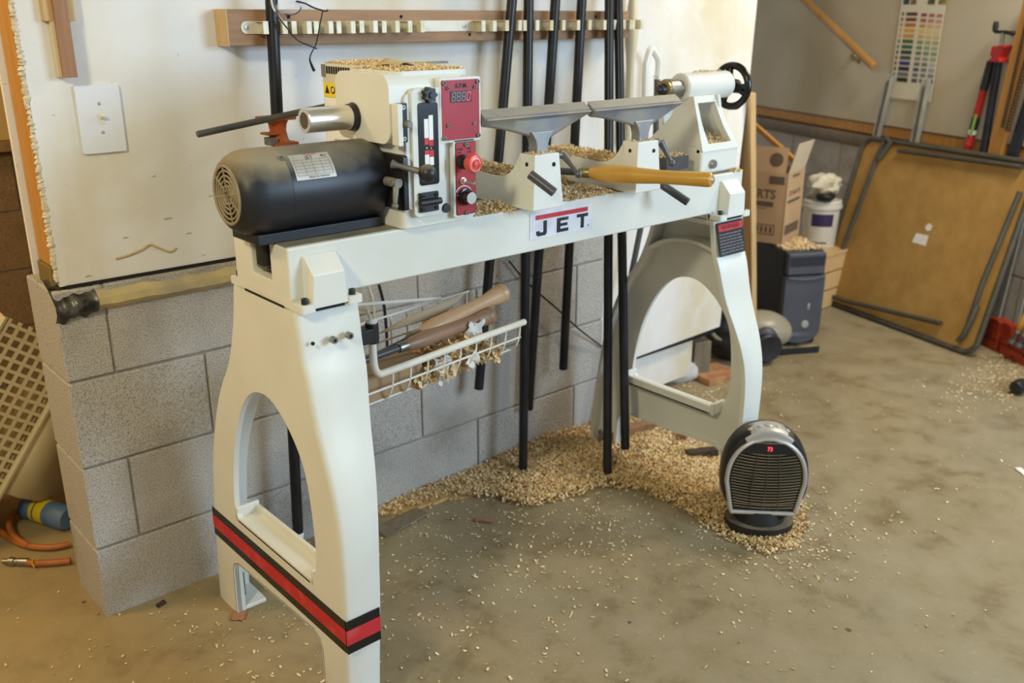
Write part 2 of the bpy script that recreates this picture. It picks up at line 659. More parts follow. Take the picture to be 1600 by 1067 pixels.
obj('wallboard', brd, 'drywall', wall)
obj('rear_wallboard', MB().box((0, .115, .8), (2.37, .128, 2.5)), 'drywall', wall)
obj('end_stud', MB().box((.012, .0285, .832), (.05, .1148, 2.5)), 'stud', wall, bevel=.003)
obj('bottom_plate', MB().box((.008, .0285, .786), (1.65, .1148, .8315)), 'treated', wall, bevel=.003)
zz = np.linspace(.8, 2.45, 520)
edge = [(.018 + random.gauss(0, .0012), .0205 + random.gauss(0, .0006), z) for z in zz]
obj('torn_wallboard_edge', MB().tube(edge, [abs(random.gauss(.0052, .0013)) + .001 for _ in zz], 7), 'gypsum', wall)
edge = [(.006 + random.gauss(0, .0015), .121, z) for z in zz]
obj('torn_wallboard_edge', MB().tube(edge, [abs(random.gauss(.0045, .0006)) for _ in zz], 6), 'gypsum', wall)
obj('dark_seam', MB().box((.03, .012, .775), (1.655, .03, .791)), 'darkgap', wall)
obj('dark_seam', MB().box((1.66, .03, .178), (2.3, .05, .205)), 'darkgap', wall)  # dark strip painted in as the shadow in the gap below the board
obj('end_panel_back', MB().box((1.66, .05, .03), (2.2, .065, .20)), 'drywall', wall)


def lump(x, y, z):
    return (math.sin(x * 61 + y * 17) + math.sin(x * 23.7 + 1.3) + math.sin(x * 131 + z * 40) * .6) / 2.6


LP = [(.05, .80), (.02, .787), (.002, .775), (-.014, .762), (-.016, .748), (-.006, .738), (.004, .735)]


def ledge(u, v):
    x = .045 + 1.6 * u
    f = v * (len(LP) - 1)
    i = min(int(f), len(LP) - 2)
    y = LP[i][0] + (LP[i + 1][0] - LP[i][0]) * (f - i)
    z = LP[i][1] + (LP[i + 1][1] - LP[i][1]) * (f - i)
    k = lump(x, y, z)
    return V((x, y + .003 * k, z - (.006 + .004 * k) * v))


obj('mortar_ledge', MB().grid(ledge, 200, 12), 'ledge', wall)


def foil(u, v):
    x = -.004 + .085 * u
    f = v * (len(LP) - 1)
    i = min(int(f), len(LP) - 2)
    y = LP[i][0] + (LP[i + 1][0] - LP[i][0]) * (f - i)
    z = LP[i][1] + (LP[i + 1][1] - LP[i][1]) * (f - i)
    k = lump(x * 2.2, y * 3, z)
    return V((x, y - .003 + .004 * k, z - (.016 + .012 * k) * v + .002))


obj('tar_foil', MB().grid(foil, 26, 12), 'foil', wall)
# strip of torn paper hanging on the wallboard, and smaller tears
tp = [at(x, y, 'Y', .0135) for x, y in ((181, 404), (200, 399), (222, 390), (234, 382), (248, 387), (266, 393), (275, 387))]
obj('peeling_paper', MB().tube(spline(tp, 4), [.001, .002, .003, .003, .003, .0035, .002] and [.0028] * 25, 5), 'foldpaper', wall)
for x, y, r in ((262, 341, .004), (240, 275, .002), (294, 364, .003), (137, 431, .003), (318, 398, .002), (196, 371, .0025), (328, 306, .002)):
    p = at(x, y, 'Y', .014)
    obj('paint_blister', MB().tube([p - V((r * 2, 0, 0)), p + V((0, -.001, r * .6)), p + V((r * 2, 0, 0))], r * .55, 6), 'gypsum', wall)

# ---- far right wall, slightly out of square
RP = V((3.594, -.474, 0))
RD = V((.366, .931, 0)).normalized()
RN = V((.931, -.366, 0)).normalized()          # away from the room
RF = fr(RP, -RD, UPZ)                          # local x to the right, y up, z towards the room


def onw(px, py, off=0.0):
    return atp(px, py, RP - RN * off, RN)


wr = struct('wall_right', MB().box((-3.2, 0, -.2), (1.6, .705, -.004), RF), 'mortar')
obj('wallboard', MB().box((-3.2, .82, -.02), (1.6, 2.5, -.006), RF), 'drywall2', wr)
obj('sill_plate', MB().box((-3.2, .766, -.15), (1.6, .8195, -.012), RF), 'stud', wr, bevel=.003)
obj('dark_seam', MB().box((-3.2, .815, -.02), (1.6, .824, -.008), RF), 'darkgap', wr)
obj('mortar_ledge', MB().plate([(-.15, .7655), (.022, .757), (.026, .73), (.012, .700), (-.1, .698)], [], 4.8,
                               fr(RF @ V((1.6, 0, 0)), RF.to_3x3() @ V((0, 0, 1)), UPZ)), 'greywood', wr, bevel=.006)
for ci in range(4):
    z1 = .70 - ci * HB
    x = -3.2 + (.2 if ci % 2 else .06)
    while x < 1.5:
        obj('concrete_block', MB().box((x + .004, max(z1 - HB + .004, 0), -.1), (x + .402, z1 - .004, random.uniform(-.001, .001)), RF), 'block', wr, bevel=.003, seg=1)
        x += .406
# ---- dim room beyond the corner
YB = 1.5
zb = at(30, 226, 'Y', YB).z
zt = at(30, 30, 'Y', YB).z
wl = struct('wall_left', MB().box((-2.6, YB + .006, 0), (2.2, YB + .2, 2.5)), 'mortar')
t = NT('tan_paint')
t.set(.8)
t.base(t.ramp(t.noise(2, 4), [(.4, lin('#c8a467')), (.65, lin('#b8935a'))]))
obj('upper_panel', MB().box((-2.6, YB - .012, zb + .02), (2.2, YB + .005, zt - .03)), t.m, wl)
obj('upper_panel', MB().box((-2.6, YB - .012, zt + .03), (2.2, YB + .005, 2.5)), t.m, wl)
obj('rail_board', MB().box((-2.6, YB - .03, zt - .03), (2.2, YB, zt + .03)), 'pinedark', wl, bevel=.003)
obj('shelf_edge', MB().box((-2.6, YB - .05, zb - .015), (2.2, YB, zb + .018)), 'pinedark', wl, bevel=.003)
M['brownblock'] = block_mat('brown_block', '#8a6c4a', '#9a7c58', '#5a4630')
for ci in range(8):
    z1 = zb - .02 - ci * HB
    if z1 < .02:
        break
    x = -1.3 + (.2 if ci % 2 else 0)
    while x < 1.0:
        obj('concrete_block', MB().box((x + .004, YB - .004, max(0, z1 - HB + .005)), (x + .402, YB + .1, z1 - .003)), 'brownblock', wl, bevel=.003, seg=1)
        x += .406
struct('wall_front_left', MB().box((-2.6, -3.6, 0), (-2.5, 3, 2.5)), 'drywall2')

# ================================================================== THE LATHE
LA = thing('wood_lathe', (.89, -.45, 0), 'cream cast-iron wood lathe with black motor and red control panel on arched legs', 'lathe')
CX = .89
BZ = .945                                            # top of the bed ways
BF, BB = -.572, -.362                                # front and back of the bed
# bed: two ways joined by a web (profile in Y,Z pushed along X)
prof = [(BF, .848), (BB, .848), (BB, BZ), (-.432, BZ), (-.432, .875), (-.505, .875), (-.505, BZ), (BF, BZ)]
mx = fr((.236, 0, 0), (0, 1, 0), UPZ)                # local x=Y, y=Z, z=X
obj('bed', MB().plate(prof, [], 1.308, mx), 'cream', LA, bevel=.004)
obj('bed_way', MB().box((.238, -.566, BZ), (1.54, -.507, BZ + .0012)), 'bedtop', LA)
obj('bed_way', MB().box((.238, -.430, BZ), (1.54, -.368, BZ + .0012)), 'bedtop', LA)

FP = [(-.585, .832), (-.592, .79), (-.598, .75), (-.612, .71), (-.634, .62), (-.674, .51), (-.691, .41), (-.690, .26), (-.682, .12), (-.678, 0)]
BP = [(-.338, .832), (-.318, .75), (-.280, .66), (-.222, .58), (-.176, .49), (-.140, .39), (-.118, .28), (-.104, .17), (-.094, .08), (-.088, 0)]
FPs, BPs = spline(FP, 4), spline(BP, 4)
FW = [(.832, .128), (.75, .127), (.70, .123), (.63, .114), (.567, .103), (.51, .093), (.46, .086), (.40, .081), (.34, .079), (.25, .078), (0, .072)]


def fwid(z):
    for (z0, w0), (z1, w1) in zip(FW, FW[1:]):
        if z1 <= z <= z0:
            return w1 + (w0 - w1) * (z - z1) / (z0 - z1)
    return FW[0][1] if z > .8 else FW[-1][1]


ARCH = spline([(-.570, .285), (-.592, .33), (-.592, .42), (-.575, .52), (-.53, .585), (-.47, .625), (-.415, .63), (-.36, .605), (-.31, .545),
               (-.27, .46), (-.245, .36), (-.238, .30)], 4) + [(-.252, .281), (-.30, .281), (-.54, .281)]
LOW = [(-.590, 0), (-.590, .135), (-.580, .155), (-.560, .163), (-.225, .150), (-.203, .140), (-.194, .12), (-.190, 0)]


RND = [(0, .010), (.0012, .0058), (.0035, .0028), (.0066, .0008), (.0105, 0)]


def leg(side):
    """one end casting: plate with arched window, turned-in flanges, shelf and feet"""
    x0 = .235 if side < 0 else 1.545

    def X(d):
        return x0 + d if side < 0 else x0 - d
    ins = .0098
    outer = [(y + ins, z) for y, z in FPs] + LOW + [(y - ins, z) for y, z in BPs[::-1]]
    if side < 0:
        mt = fr((x0, 0, 0), (0, 1, 0), UPZ)
    else:
        mt = fr((x0 - .012, 0, 0), (0, 1, 0), UPZ)
    mb = MB().plate(outer, [ARCH], .012, mt)
    g = obj('leg', mb, 'cream', LA)

    def ribbon(pts, wfn, th, inward, rnd=False):
        b = MB()
        n = len(pts)
        rows = []
        for i, (y, z) in enumerate(pts):
            a, c = pts[max(i - 1, 0)], pts[min(i + 1, n - 1)]
            d = V((0, c[0] - a[0], c[1] - a[1])).normalized()
            nn = V((0, -d.z, d.y)) * inward
            p = V((0, y, z))
            wd = wfn(z)
            sec = (RND if rnd else [(0, 0)]) + [(wd - .002, 0), (wd, .0015), (wd, th), (.004 if rnd else 0, th)]
            rows.append([b.bm.verts.new((X(q[0]), p.y + nn.y * q[1], p.z + nn.z * q[1])) for q in sec])
        ns = len(rows[0])
        for A, B in zip(rows, rows[1:]):
            for k in range(ns):
                b.bm.faces.new((A[k], A[(k + 1) % ns], B[(k + 1) % ns], B[k]))
        b.bm.faces.new(rows[0])
        b.bm.faces.new(rows[-1][::-1])
        return b
    obj('front_flange', ribbon(FPs, fwid, .014, 1, True), 'cream', g, sharp=50)
    obj('back_flange', ribbon(BPs, fwid if side < 0 else (lambda z: fwid(z) * .50), .014, -1, True), 'cream', g, sharp=50)
    lw = [(-.590, .0), (-.590, .135), (-.580, .155), (-.560, .163), (-.225, .150), (-.203, .140), (-.194, .12), (-.190, 0)]
    obj('lower_flange', ribbon(lw, lambda z: .022, .006, 1), 'cream', g, bevel=.002)
    # window shelf with upturned ends
    sh = MB().box((min(X(0), X(.055)), -.565, .268), (max(X(0), X(.055)), -.245, .280))
    sh.box((min(X(.045), X(.055)), -.565, .268), (max(X(.045), X(.055)), -.245, .297))
    sh.box((min(X(0), X(.055)), -.575, .268), (max(X(0), X(.055)), -.565, .305))
    sh.box((min(X(0), X(.055)), -.247, .268), (max(X(0), X(.055)), -.237, .305))
    obj('window_shelf', sh, 'cream', g, bevel=.004)
    # top plate and feet
    obj('top_plate', MB().box((min(X(.002), X(.128)), -.585, .818), (max(X(.002), X(.128)), -.34, .832)), 'cream', g, bevel=.004)
    for y0, y1 in ((-.676, -.592), (-.188, -.09)):
        obj('foot_pad', MB().box((min(X(.002), X(.075)), y0, .0), (max(X(.002), X(.075)), y1, .011)), 'cream', g, bevel=.003)
        ft = MB().lathe([(.006, .01), (.006, .07)], (X(.04), (y0 + y1) / 2, 0), (0, 0, 1), 10)
        obj('levelling_stud', ft, 'steel2', g)
    if side > 0:
        ar = [(x, y) for x, y in spline([(-.600, .69), (-.56, .725), (-.47, .745), (-.38, .73), (-.325, .70)], 5)]
        obj('cross_web', ribbon(ar, lambda z: .070, .01, 1), 'cream', g, bevel=.003)
    # pads, bosses, bolts of the bed on top of this leg
    for yy, sg in ((-.572, -1), (-.362, 1)):
        xa, xb = X(.026), X(.098)
        yo = yy + sg * .032
        bs = MB()
        pr = [(0, .838), (.032, .838), (.032, .898), (.004, .928), (0, .928)]
        v0 = [bs.bm.verts.new((xa, yy + sg * p[0], p[1])) for p in pr]
        v1 = [bs.bm.verts.new((xb, yy + sg * p[0], p[1])) for p in pr]
        for v in v0[2:4]:
            v.co.x += (xb - xa) * .06
        for v in v1[2:4]:
            v.co.x -= (xb - xa) * .06
        bs.bm.faces.new(v0)
        bs.bm.faces.new(v1[::-1])
        for k in range(5):
            bs.bm.faces.new((v0[k], v0[(k + 1) % 5], v1[(k + 1) % 5], v1[k]))
        obj('mounting_boss', bs, 'cream', LA, bevel=.011, seg=4)
        for dx in (.002, .098):
            pp = rr(0, 0, .03, .046, .006)
            pd = MB().plate(pp, [], .014, fr((min(X(dx), X(dx + .03)), min(yy, yo) - (.002 if sg < 0 else .012), .833), (1, 0, 0), (0, 1, 0)))
            obj('foot_lug', pd, 'cream', LA, bevel=.002)
            sc = MB()
            screw(sc, (X(dx + .015), yo - sg * .012 if sg < 0 else yo - .01, .847), (0, 0, 1), .0062, .009)
            obj('bolt', sc, 'black', LA)
    obj('bed_end', MB().box((min(X(.001), X(.128)), BF, .834), (max(X(.001), X(.128)), BB, .85)), 'cream', LA, bevel=.001)
    obj('shim_gap', MB().box((min(X(-.0006), X(.004)), -.545, .8325), (max(X(-.0006), X(.004)), -.395, .8365)), 'darkgap', LA)
    obj('shim_gap', MB().box((min(X(.035), X(.092)), -.6005, .8325), (max(X(.035), X(.092)), -.58, .8385)), 'darkgap', LA)
    return g


legL = leg(-1)
legR = leg(1)
# pinstripe tape round the left leg
st = MB()
for (z0, z1, m_) in ((.180, .252, 'blackgloss'), (.200, .232, 'redprint')):
    off = .0008 if m_ == 'blackgloss' else .0014
    b = MB()
    b.box((.235 - off, -.688, z0), (.2352, -.110, z1))
    yf = -.6915
    b.box((.235 - off, yf - off, z0), (.235 + .0738, yf + .0005, z1))
    obj('stripe_tape', b, m_, legL)
for x, y in ((519, 530), (543.5, 523)):
    s_ = MB()
    screw(s_, at(x, y, 'Y', -.603), (0, -1, 0), .0068, .009)
    obj('socket_screw', s_, 'steel2', legL)
hp = at(489, 537, 'Y', -.6035)
obj('screw_hole', MB().lathe([(.0035, -.002), (.0035, .001)], hp, (0, -1, 0), 12), 'darkgap', legL)
# warning plate on the right leg
wp = MB()
c4 = [at(1125, 349, 'Y', -.604), at(1162, 339, 'Y', -.604), at(1157, 391, 'Y', -.604), at(1122, 402, 'Y', -.604)]
wm = fr(c4[3], (1, 0, 0), (0, .22, 1))
wx, wy = .108, (c4[0] - c4[3]).length * .98
lab = obj('warning_label', MB().plate(rr(0, 0, wx, wy, .004), [], .0025, Matrix.Translation((0, -.004, 0)) @ wm), 'blackprint', legR)
W2 = Matrix.Translation((0, -.0068, 0)) @ wm
obj('label_header', MB().plate(rr(.004, wy - .022, wx - .004, wy - .004, .002), [], .0006, W2), 'redprint', lab)
text('lettering', 'WARNING', .016, W2 @ Matrix.Translation((wx / 2, wy - .0185, .0007)), 'blackprint', lab, 'CENTER')
for k in range(14):
    yk = wy - .032 - k * .0078
    if yk < .005:
        break
    b = MB()
    x = .006
    while x < wx - .016:
        l_ = random.uniform(.006, .018)
        b.box((x, yk, 0), (min(x + l_, wx - .006), yk + .0028, .0005), W2)
        x += l_ + .003
    obj('lettering', b, 'greyprint', lab)['kind'] = 'stuff'

# maker's sticker on the bed
ja, jb = at(828, 333, 'Y', BF), at(924, 318, 'Y', BF)
jw, jh = .187, .057
JF = front(.7985, BF - .0002, .8745)
jet = obj('name_sticker', MB().plate(rr(0, 0, jw, jh, .003), [], .0014, JF), 'sticker', LA)
J2 = JF @ Matrix.Translation((0, 0, .0014))
obj('red_bar', MB().plate(rr(.016, .0405, .172, .050, .001), [], .0006, J2), 'redprint', jet)
b = MB()
b.plate([(.018, .016), (.018, .0085), (.0225, .005), (.044, .005), (.0485, .0095), (.0485, .0365), (.0385, .0365), (.0385, .0125), (.028, .0125), (.028, .016)], [], .0005, J2)
obj('lettering', b, 'blackprint', jet)
b = MB().plate([(.078, .005), (.113, .005), (.113, .012), (.089, .012), (.089, .0175), (.110, .0175), (.110, .0240), (.089, .0240), (.089, .0295), (.113, .0295), (.113, .0365), (.078, .0365)], [], .0005, J2)
obj('lettering', b, 'blackprint', jet)
b = MB().plate([(.151, .005), (.161, .005), (.161, .0295), (.1735, .0295), (.1735, .0365), (.1385, .0365), (.1385, .0295), (.151, .0295)], [], .0005, J2)
obj('lettering', b, 'blackprint', jet)
obj('lettering', MB().plate(circ(.175, .008, .0016, 10), [], .0005, J2), 'blackprint', jet)

# ---------------- headstock
HF = -.585
HX0, HX1 = .449, .643
hb = MB()
hb.plate(rr(HX0 + .022, HF, HX1, -.405, .012), [], .215, fr((0, 0, BZ + .0015), (1, 0, 0), (0, 1, 0)))
HS = obj('headstock', hb, 'cream', LA, bevel=.005, seg=3)
# overhanging upper case with big soft corners, profile in Y,Z pushed along X
ub = MB().plate(rr(HF, 1.103, -.405, 1.2255, .026, 6), [], .165, fr((HX0, 0, 0), (0, 1, 0), UPZ))
obj('upper_case', ub, 'cream', HS, bevel=.011, seg=4)
obj('top_cover', MB().plate(rr(HX0 + .03, HF + .012, HX1 - .004, -.405, .012), [], .012, fr((0, 0, 1.2165), (1, 0, 0), (0, 1, 0))), 'cream', HS, bevel=.004)
# inverter box bolted behind
IX = .505
IV = obj('inverter_box', MB().box((IX, -.404, 1.06), (.635, -.262, 1.232)), 'inverter', LA, bevel=.006, seg=2)
IFr = fr((IX - .0004, 0, 0), (0, -1, 0), UPZ)          # its left face
for k in range(12):
    obj('vent_slot', MB().box((.283 + .009 * k, 1.212, -.0005), (.2875 + .009 * k, 1.226, .0012), IFr), 'darkgap', IV)
obj('vent_corner', MB().box((.264, 1.205, -.0005), (.278, 1.229, .0012), IFr), 'greyprint', IV)
obj('caution_sticker', MB().box((.270, 1.166, 0), (.402, 1.194, .0006), IFr), 'yellow', IV)
text('lettering', '\u25B2 CAUTION', .020, IFr @ Matrix.Translation((.274, 1.1735, .0008)), 'blackprint', IV, sx=.85, bold=.0004)
obj('paper_label', MB().box((.270, 1.066, 0), (.402, 1.165, .0006), IFr), 'white', IV)
for s_, z in (('This inverter is', 1.140), ('for use on', 1.126), ('3 phase motors', 1.112), ('ONLY', 1.076)):
    text('lettering', s_, .012, IFr @ Matrix.Translation((.276 if s_ != 'ONLY' else .30, z, .0008)), 'greyprint', IV, sx=.9)

# spindle
SY, SZ = -.466, 1.144
sp_ = MB().lathe([(.0150, .062), (.0150, 0), (.0215, 0), (.0225, .001), (.0225, .128), (.0215, .129)], (.345, SY, SZ), (1, 0, 0), 40, False)
obj('spindle_bore', MB().lathe([(.01505, .001), (.01495, .045), (0, .0452)], (.345, SY, SZ), (1, 0, 0), 40, False), 'silverlabel_boresheen', HS)  # pale colour painted in for the reflection of cream paint inside the bore
obj('spindle_sleeve', sp_, 'steel', HS)
obj('bearing_ring', MB().lathe([(.0205, -.012), (.0240, -.012), (.0248, -.004), (.0248, .006)], (HX0, SY, SZ), (1, 0, 0), 36), 'black', HS)
obj('bearing_seal', MB().lathe([(.0250, -.0015), (.0268, -.0015), (.0268, .004)], (HX0, SY, SZ), (1, 0, 0), 36), 'steel2', HS)
obj('spindle_nose', MB().lathe([(.020, 0), (.020, .02), (.0165, .02), (.0165, .05), (.010, .05)], (HX1, SY, SZ), (1, 0, 0), 28), 'steel2', HS)

# belt door with speed chart
PF = -.5855
DF = front(0, PF, 0)
door = obj('belt_door', MB().plate(rr(.489, .968, .560, 1.200, .010), [], .012, DF), 'cream', HS, bevel=.003, seg=3)
door2 = obj('belt_door_rim', MB().plate(rr(.478, .982, .565, 1.192, .012), [], .006, DF), 'cream', HS, bevel=.003)
D2 = front(0, PF - .0121, 0)
obj('speed_chart', MB().plate(rr(.501, 1.026, .546, 1.175, .006), [], .001, D2), 'blackgloss', HS)
D3 = front(0, PF - .0132, 0)
for (x0, z0, x1, z1, m_) in ((.514, 1.112, .5235, 1.146, 'white'), (.5245, 1.108, .534, 1.152, 'white'), (.514, 1.100, .5235, 1.112, 'redprint'), (.5245, 1.097, .534, 1.108, 'redprint'),
                             (.514, 1.082, .5235, 1.090, 'redprint'), (.5245, 1.077, .534, 1.089, 'redprint'), (.514, 1.056, .5235, 1.082, 'white'), (.5245, 1.062, .534, 1.077, 'white')):
    obj('chart_bar', MB().box((x0, z0, 0), (x1, z1, .0004), D3), m_, HS)
text('lettering', 'H', .006, D3 @ Matrix.Translation((.5165, 1.092, .0003)), 'white', HS)
text('lettering', 'L', .006, D3 @ Matrix.Translation((.5275, 1.091, .0003)), 'white', HS)
# star knob
kc = at(671.5, 148.5, 'Y', PF - .02)
star = [((.0125 + .002 * math.cos(7 * a)) * math.cos(a), (.0125 + .002 * math.cos(7 * a)) * math.sin(a)) for a in np.linspace(0, 2 * PI, 42, endpoint=False)]
obj('star_knob', MB().plate(star, [], .014, front(kc.x, PF - .011, kc.z)).lathe([(.006, .024), (.005, .028)], (kc.x, PF, kc.z), (0, -1, 0), 12), 'black', HS, bevel=.002)
kc = (HX1 + .002, -.50, 1.172)
obj('star_knob', MB().plate(star, [], .016, fr(kc, (0, 1, 0), UPZ)), 'black', HS, bevel=.002)
# spindle lock
obj('lock_block', MB().plate(rr(.453, 1.103, .463, 1.176, .002), [], .020, DF), 'cream', HS, bevel=.002)
obj('lock_plate', MB().plate(rr(.463, 1.107, .482, 1.176, .002), [], .007, DF), 'blackgloss', HS, bevel=.001)
obj('lock_pin', MB().lathe([(.0065, 0), (.0065, .022), (.0058, .023)], (.4725, PF - .006, 1.141), (0, -1, 0), 18), 'grey_lever', HS)
for z in (1.114, 1.169):
    s_ = MB()
    screw(s_, (.472, PF - .0068, z), (0, -1, 0), .0042, .004)
    obj('socket_screw', s_, 'steel2', HS)
# display panel
rp = obj('display_bezel', MB().plate(rr(.551, 1.099, .647, 1.216, .004), [], .013, DF), 'cream', HS, bevel=.003)
R2 = front(0, PF - .0131, 0)
obj('display_panel', MB().plate(rr(.555, 1.1035, .6425, 1.2115, .002), [], .0012, R2), 'red', HS)
R3 = front(0, PF - .0144, 0)
text('lettering', 'R.P.M.', .011, R3 @ Matrix.Translation((.600, 1.1975, 0)), 'blackprint', HS, 'CENTER', sx=1.0, bold=.0004)
obj('display_window', MB().plate(rr(.574, 1.1715, .624, 1.1915, .001), [], .0008, R3), 'lcd', HS)
R4 = front(0, PF - .0153, 0)
SEG = [(-.0032, .0068, .0032, .0080), (-.0032, -.0006, .0032, .0006), (-.0032, -.0080, .0032, -.0068), (-.0042, .0008, -.0030, .0072), (.0030, .0008, .0042, .0072), (-.0042, -.0072, -.0030, -.0008), (.0030, -.0072, .0042, -.0008)]
for k in range(4):
    cxk = .5815 + .0117 * k
    b = MB()
    for i, (a, c, d, e) in enumerate(SEG):
        if k == 3 and i == 1:
            continue
        q = .0016
        b.plate([(cxk + a + q * c * 0 + (c * .15), 1.1815 + c), (cxk + d + c * .15, 1.1815 + c), (cxk + d + e * .15, 1.1815 + e), (cxk + a + e * .15, 1.1815 + e)], [], .0004, R4)
    obj('display_digit', b, 'ledred' if k == 3 else 'lcdoff', HS)
for x, z, r in ((.5595, 1.207, .0042), (.638, 1.207, .0042), (.558, 1.108, .0042), (.639, 1.108, .0042), (.568, 1.1975, .0032), (.631, 1.1975, .0032), (.567, 1.131, .0032), (.629, 1.131, .0032)):
    s_ = MB()
    screw(s_, (x, PF - .0140, z), (0, -1, 0), r, .0035)
    obj('socket_screw', s_, 'grey_lever', HS)
# switch panel
obj('switch_bezel', MB().plate(rr(.580, .956, .632, 1.102, .005), [], .013, DF), 'cream', HS, bevel=.003)
obj('switch_panel_edge', MB().plate(rr(.584, .9595, .6325, 1.0985, .004), [], .0008, R2), 'black', HS)
obj('switch_panel', MB().plate(rr(.5855, .961, .631, 1.097, .003), [], .0014, R2), 'red', HS)
EB = (.599, PF - .0145, 1.062)
obj('stop_collar', MB().lathe([(.0135, 0), (.0135, .012), (.0105, .013), (.0105, .024)], EB, (0, -1, 0), 24), 'black', HS)
obj('stop_button', MB().lathe([(.012, .020), (.0165, .026), (.0185, .031), (.0185, .036), (.016, .041), (.008, .043), (.0075, .0415), (.006, .0415), (.0055, .0445), (0, .045)], EB, (0, -1, 0), 28), 'redbtn', HS)
spi = [V((EB[0] + (.009 + .0012 * k / 4) * math.cos(k * .33), EB[1] - .0424 + .00008 * k, EB[2] + (.009 + .0012 * k / 4) * math.sin(k * .33))) for k in range(18)]
obj('button_arrow', MB().tube(spi, .0007, 5), 'white', HS)
for s_, x in (('PUSH', .588), ('OFF', .611)):
    text('lettering', s_, .0055, front(x, PF - .0147, 1.083), 'blackprint', HS)
for s_, x in (('ON', .589), ('OFF', .612)):
    text('lettering', s_, .005, front(x, PF - .0147, 1.077), 'blackprint', HS)
TB = (.599, PF - .0145, 1.0255)
obj('toggle_switch', MB().lathe([(.0075, 0), (.0075, .003), (.0050, .0032), (.0050, .009), (.003, .010)], TB, (0, -1, 0), 6, True)
    .tube([V(TB) + V((0, -.008, 0)), V(TB) + V((.004, -.016, -.001)), V(TB) + V((.009, -.027, -.002))], [.0022, .0024, .0034], 10), 'steel', HS, sharp=25)
KB = (.6045, PF - .0145, .9945)
obj('speed_dial', MB().lathe([(.0165, 0), (.0165, .004), (.0135, .005), (.0128, .020), (.0118, .021)], KB, (0, -1, 0), 28), 'blackgloss', HS)
obj('dial_face', MB().lathe([(.0116, .021), (.0112, .0218), (0, .0218)], KB, (0, -1, 0), 28), 'steel', HS)
arc = [V((KB[0] - .003 + .0215 * math.cos(a), KB[1] - .0003, KB[2] + .021 * math.sin(a))) for a in np.linspace(math.radians(150), math.radians(35), 14)]
obj('dial_arc', MB().tube(arc, .0009, 5), 'white', HS)
obj('dial_tick', MB().tube([(.5865, PF - .0148, .999), (.5905, PF - .0148, .999)], .0008, 5), 'white', HS)
for z in (1.093, .963):
    s_ = MB()
    screw(s_, (.6085, PF - .0142, z), (0, -1, 0), .0042, .004)
    obj('socket_screw', s_, 'grey_lever', HS)
# door hinge and plug
hg = MB().box((.497, .977, 0), (.540, .990, .006), D2).box((.497, 1.0015, 0), (.540, 1.0135, .006), D2)
hg.tube([(.495, PF - .019, .9955), (.544, PF - .019, .9955)], .0062, 14)
hg.box((.497, .983, 0), (.540, 1.008, .004), D2)
obj('door_hinge', hg, 'black', HS, bevel=.001)
for x in (.503, .534):
    for z in (.9835, 1.0075):
        s_ = MB()
        screw(s_, (x, PF - .0178, z), (0, -1, 0), .0036, .003)
        obj('socket_screw', s_, 'black', HS)
kc = at(692, 324, 'Y', PF - .004)
obj('cap_plug', MB().lathe([(.0092, 0), (.0092, .013), (.0082, .016), (0, .0162)], (kc.x + .001, PF, kc.z), (0, -1, 0), 24), 'black', HS)
# ball lever and clamp lever
l0 = at(612, 256, 'Y', -.585)
l1 = at(668, 271, 'Y', -.635)
d = (l1 - l0).normalized()
obj('belt_lever', MB().tube([l0, l0 + d * .012, l1 - d * .014], [.0085, .0052, .0062], 14), 'grey_lever', HS)
obj('lever_ball', MB().sphere(l1, .0168, 24), 'blackdust', HS)
m0 = at(619, 286, 'Y', -.60)
m1 = at(617, 322, 'Y', -.615)
obj('clamp_lever', MB().tube([m0 + V((0, .03, 0)), m0 + V((0, -.008, 0))], .0085, 16).tube([m0 - V((.011, 0, -.001)), m0 + V((.010, 0, .001))], .006, 12)
    .tube([m0, m0.lerp(m1, .5), m1], [.0062, .0055, .004], 12).sphere(m1, .0066, 14), 'grey_lever', HS)
obj('motor_plate', MB().plate(rr(-.604, .985, -.42, 1.085, .006), [], .010, fr((.462, 0, 0), (0, 1, 0), UPZ)), 'black', HS, bevel=.002)

# ---------------- motor
MY, MZ, MR = -.490, 1.033, .0735
mo = MB().lathe([(.0735, .05), (.0735, .262), (.069, .272)], (.19, MY, MZ), (1, 0, 0), 56)
MO = obj('motor', mo, 'blackdust', LA)
fc = MB().lathe([(.0500, -.0105), (.0525, -.012), (.059, -.0085), (.067, .0015), (.0725, .014), (.0748, .032), (.0748, .075), (.0735, .0765)], (.187, MY, MZ), (1, 0, 0), 56, False)
obj('fan_cover', fc, 'coverdust', MO)
obj('fan_well', MB().lathe([(.0545, .018), (0, .018)], (.187, MY, MZ), (1, 0, 0), 40, False).lathe([(.0508, -.0105), (.0545, .018)], (.187, MY, MZ), (1, 0, 0), 40, False), 'darkgap', MO)
gx = .1765
gm = fr((gx, MY, MZ), (0, -1, 0), UPZ)
gr = MB()
for r in (.0160, .0245, .0330, .0415):
    gr.tube([gm @ V((r * math.cos(a), r * math.sin(a), 0)) for a in np.linspace(0, 2 * PI, 36, endpoint=False)], .0021, 6, closed=True)
gr.tube([gm @ V((.0497 * math.cos(a), .0497 * math.sin(a), .001)) for a in np.linspace(0, 2 * PI, 40, endpoint=False)], .0030, 6, closed=True)
for k in range(8):
    a = k * PI / 4 + .2
    gr.tube([gm @ V((.007 * math.cos(a), .007 * math.sin(a), 0)), gm @ V((.050 * math.cos(a), .050 * math.sin(a), 0))], .0018, 6)
gr.lathe([(.0045, -.002), (.0045, .002), (.010, .002), (.010, -.002)], (gx, MY, MZ), (1, 0, 0), 20, False)
M['grille'] = mat('dusty_grille', '#8b8069', '#a09478', 20, .8)
obj('fan_grille', gr, 'grille', MO)
